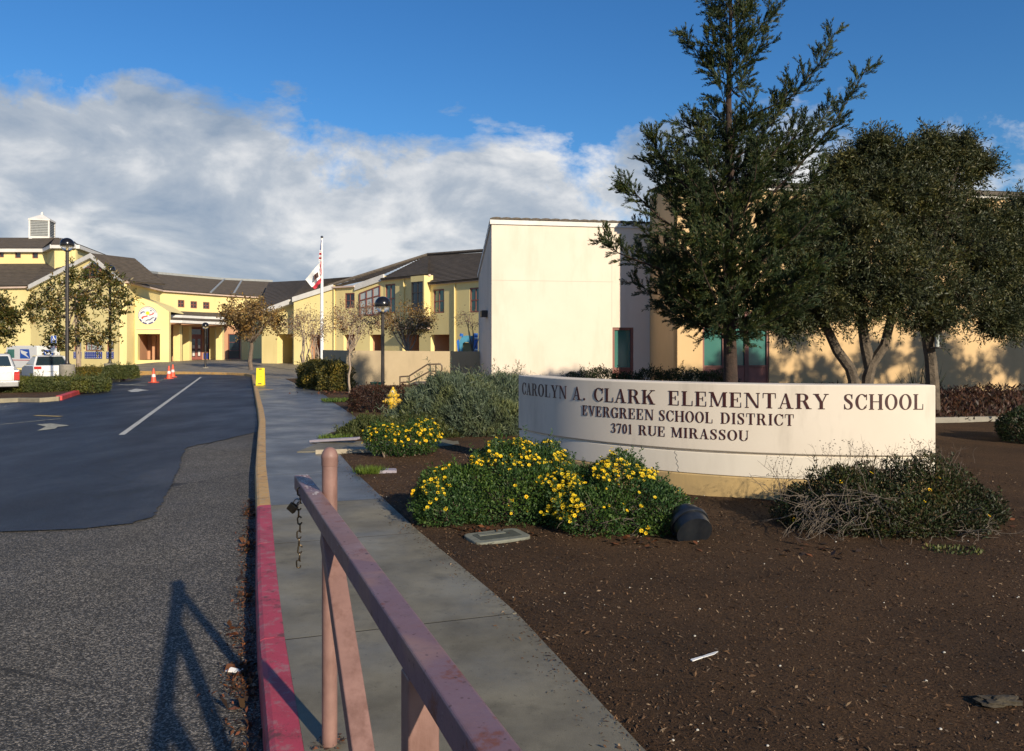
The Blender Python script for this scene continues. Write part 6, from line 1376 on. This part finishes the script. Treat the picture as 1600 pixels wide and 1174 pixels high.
off_tree(23.0, 19.2, 'last olive tree at the end of the row')
# bird feeder
bf = at(1464, 534, 16.3); fd = thing('bird_feeder', 'small tube bird feeder hanging from the olive branch', 'bird feeder', bf)
MB().lathe([(.045, -.11), (.045, .17)], 14, T(*bf)).build('tube', M['glass_pale'], fd, sm=True); MB().lathe([(.11, -.145), (.12, -.135), (.12, -.115), (.05, -.105)], 16, T(*bf)).build('tray', M['lamp_black'], fd, sm=True); MB().lathe([(.06, .16), (.062, .20), (.02, .235)], 14, T(*bf)).build('cap', M['lamp_black'], fd, sm=True)
m = MB(); m.tube([bf+Vector((0, 0, .23)), bf+Vector((.03, 0, .42)), bf+Vector((.0, 0, .62))], .006, 5); m.build('hanger', M['lamp_black'], fd)

# deciduous trees before the school: branching skeletons with thin leaf
def decid(name, label, base, h0, r0, crown, n_tips, leaves, mat, bark, L, W, spread=.22, group=None, stems=1, seed=0):
    """crown = (cx, cy, cz, rx, ry, rz): tips fill it; every tip is joined to a trunk"""
    rn = random.Random(seed); t = thing(name, label, 'tree', base, group); m = MB(); c = Vector(crown[:3]); tops = []
    for s in range(stems):
        a = 2*math.pi*s/stems; b0 = Vector(base)+Vector((.12*math.cos(a), .12*math.sin(a), -.1))*(1 if stems > 1 else .0)+Vector((0, 0, -.05)); top = Vector(base)+Vector((crown[3]*.35*math.cos(a)*(stems > 1), crown[4]*.35*math.sin(a)*(stems > 1), h0))
        limb(m, b0, top, r0, r0*.72, 6, .04, 8); tops.append(top)
    tips = []; hubs = []
    for i in range(max(5, n_tips//9)):
        d = Vector(rdir(1)[0]); d.z = abs(d.z)*.9-.25; h_ = c+Vector((d.x*crown[3], d.y*crown[4], d.z*crown[5]))*rn.uniform(.35, .6); tp_ = min(tops, key=lambda q: (q-h_).length); limb(m, tp_, h_, r0*.5, r0*.22, 5, .12, 5); hubs.append(h_)
    for i in range(n_tips):
        d = Vector(rdir(1)[0]); d.z = d.z*.8+.15; e = c+Vector((d.x*crown[3], d.y*crown[4], d.z*crown[5]))*rn.uniform(.55, 1.08); h_ = min(hubs, key=lambda q: (q-e).length); pts = limb(m, h_, e, r0*.18, .004, 5, .14, 4); tips.append((pts[2], pts[-1]))
        for _ in range(2): q0 = pts[rn.randint(2, 4)]; q1 = q0+((e-h_).normalized()+Vector(rdir(1)[0])*.9).normalized()*rn.uniform(.2, .5)*crown[3]*.4; m.tube([q0, q0.lerp(q1, .5)+Vector((0, 0, .03)), q1], [r0*.09, r0*.07, .003], 3, False); tips.append((q0, q1))
    m.build('trunk', M[bark], t, sm=True)
    if leaves:
        k = rng.integers(0, len(tips), leaves); A = np.array([a for a, _ in tips])[k]; B = np.array([b for _, b in tips])[k]; s = rng.random((leaves, 1))**.7; P = A+(B-A)*(.2+.9*s)+rng.normal(0, spread*.35, (leaves, 3)); leaf_mesh('crown', P, rdir(leaves)+np.array([0, 0, -.15]), rdir(leaves), L*(.6+.8*rng.random(leaves)), W*(.6+.8*rng.random(leaves)), mat, t)
    return t
G_ = 'small trees before the school'
p = pln(393, 50.5); c = at(393, 502, 50.5); decid('autumn_tree', 'brown leaved tree with bare trunk behind the yellow floor sign', (p.x, p.y, zp(50.5)), 1.75, .15, (c.x, c.y, c.z, 2.05, 1.9, 1.85), 90, 5200, 'leaf_brown', 'bark_brown', .17, .09, .55, G_, seed=1)
p = pln(484, 38.5); c = at(482, 515, 38.5); decid('bare_tree', 'many stemmed nearly bare tree at the foot of the flagpole', (p.x, p.y, .0), 1.1, .06, (c.x, c.y, c.z, 1.25, 1.1, 1.15), 110, 1500, 'leaf_mauve', 'bark_pale', .08, .045, .35, G_, stems=6, seed=2)
p = pln(546, 25.8); c = at(556, 503, 25.9); decid('young_tree', 'slim pale trunked young tree at the corner of the tan wall', (p.x, p.y, .0), 1.35, .038, (c.x, c.y, c.z, .95, .9, .82), 90, 1900, 'leaf_mauve', 'bark_pale', .065, .035, .22, G_, seed=3)
p = pln(638, 34); c = at(632, 505, 34); decid('autumn_tree', 'brown leaved tree standing behind the tan wall', (p.x, p.y, .0), 1.3, .07, (c.x, c.y, c.z, 1.45, 1.2, .95), 100, 3000, 'leaf_brown', 'bark_pale', .10, .05, .35, G_, seed=4)
p = pln(738, 34.5); c = at(733, 500, 34.5); decid('bare_tree', 'thin leafless sapling against the yellow wing next to the cream building', (p.x, p.y, .0), 1.3, .045, (c.x, c.y, c.z, .8, .7, .85), 26, 160, 'leaf_mauve', 'bark_brown', .08, .045, .3, G_, seed=5)
# magnolias on the islands
def magnolia(px, Y, lumps, label, base_v, n):
    lu = [pxl(a, b, Y+dy, rx, rz) for a, b, dy, rx, rz in lumps]; X = (px-800)*Y/F; z0 = zr(X, Y)+.1
    crown_tree('magnolia_tree', label, (X, Y), [[(X, Y, z0-.1), (X+.03, Y, z0+.9), (X, Y, 1.6), (X-.1, Y, 3.2), (X, Y, 4.4)]], lu, n, 'leaf_mag', 'bark_pale', .20, .085, 'magnolias on the parking islands', .15, tw_n=11, out=.8, tl=.55, zb_=z0)
magnolia(122, 43.5, [(70, 470, 0, .7, .6), (50, 487, 0, .5, .35), (95, 450, -.3, .65, .6), (108, 490, -.6, .95, .8), (150, 470, .2, .95, .85), (120, 430, 0, .45, .5), (150, 432, .3, .55, .5), (175, 440, .2, .5, .45), (180, 490, .3, .75, .6), (190, 468, .2, .45, .4), (140, 520, -.4, 1., .6), (100, 525, 0, .7, .45), (165, 530, .2, .6, .4), (88, 500, .4, .7, .6), (130, 460, -.8, .8, .8), (85, 540, .2, .3, .3)], 'leafy magnolia tree behind the lamp post pedestal', 590, 7600)
magnolia(-8, 43, [(0, 480, 0, .75, .6), (-20, 500, .2, 1, .9), (8, 505, 0, .55, .5), (-5, 530, .1, .8, .45), (-40, 470, 0, .9, .9), (14, 492, 0, .35, .35)], 'brownish magnolia half out of view beside the mail van', 590, 4200)
print('objects', len(bpy.data.objects), 'faces', sum(len(o.data.polygons) for o in bpy.data.objects if o.type == 'MESH'))
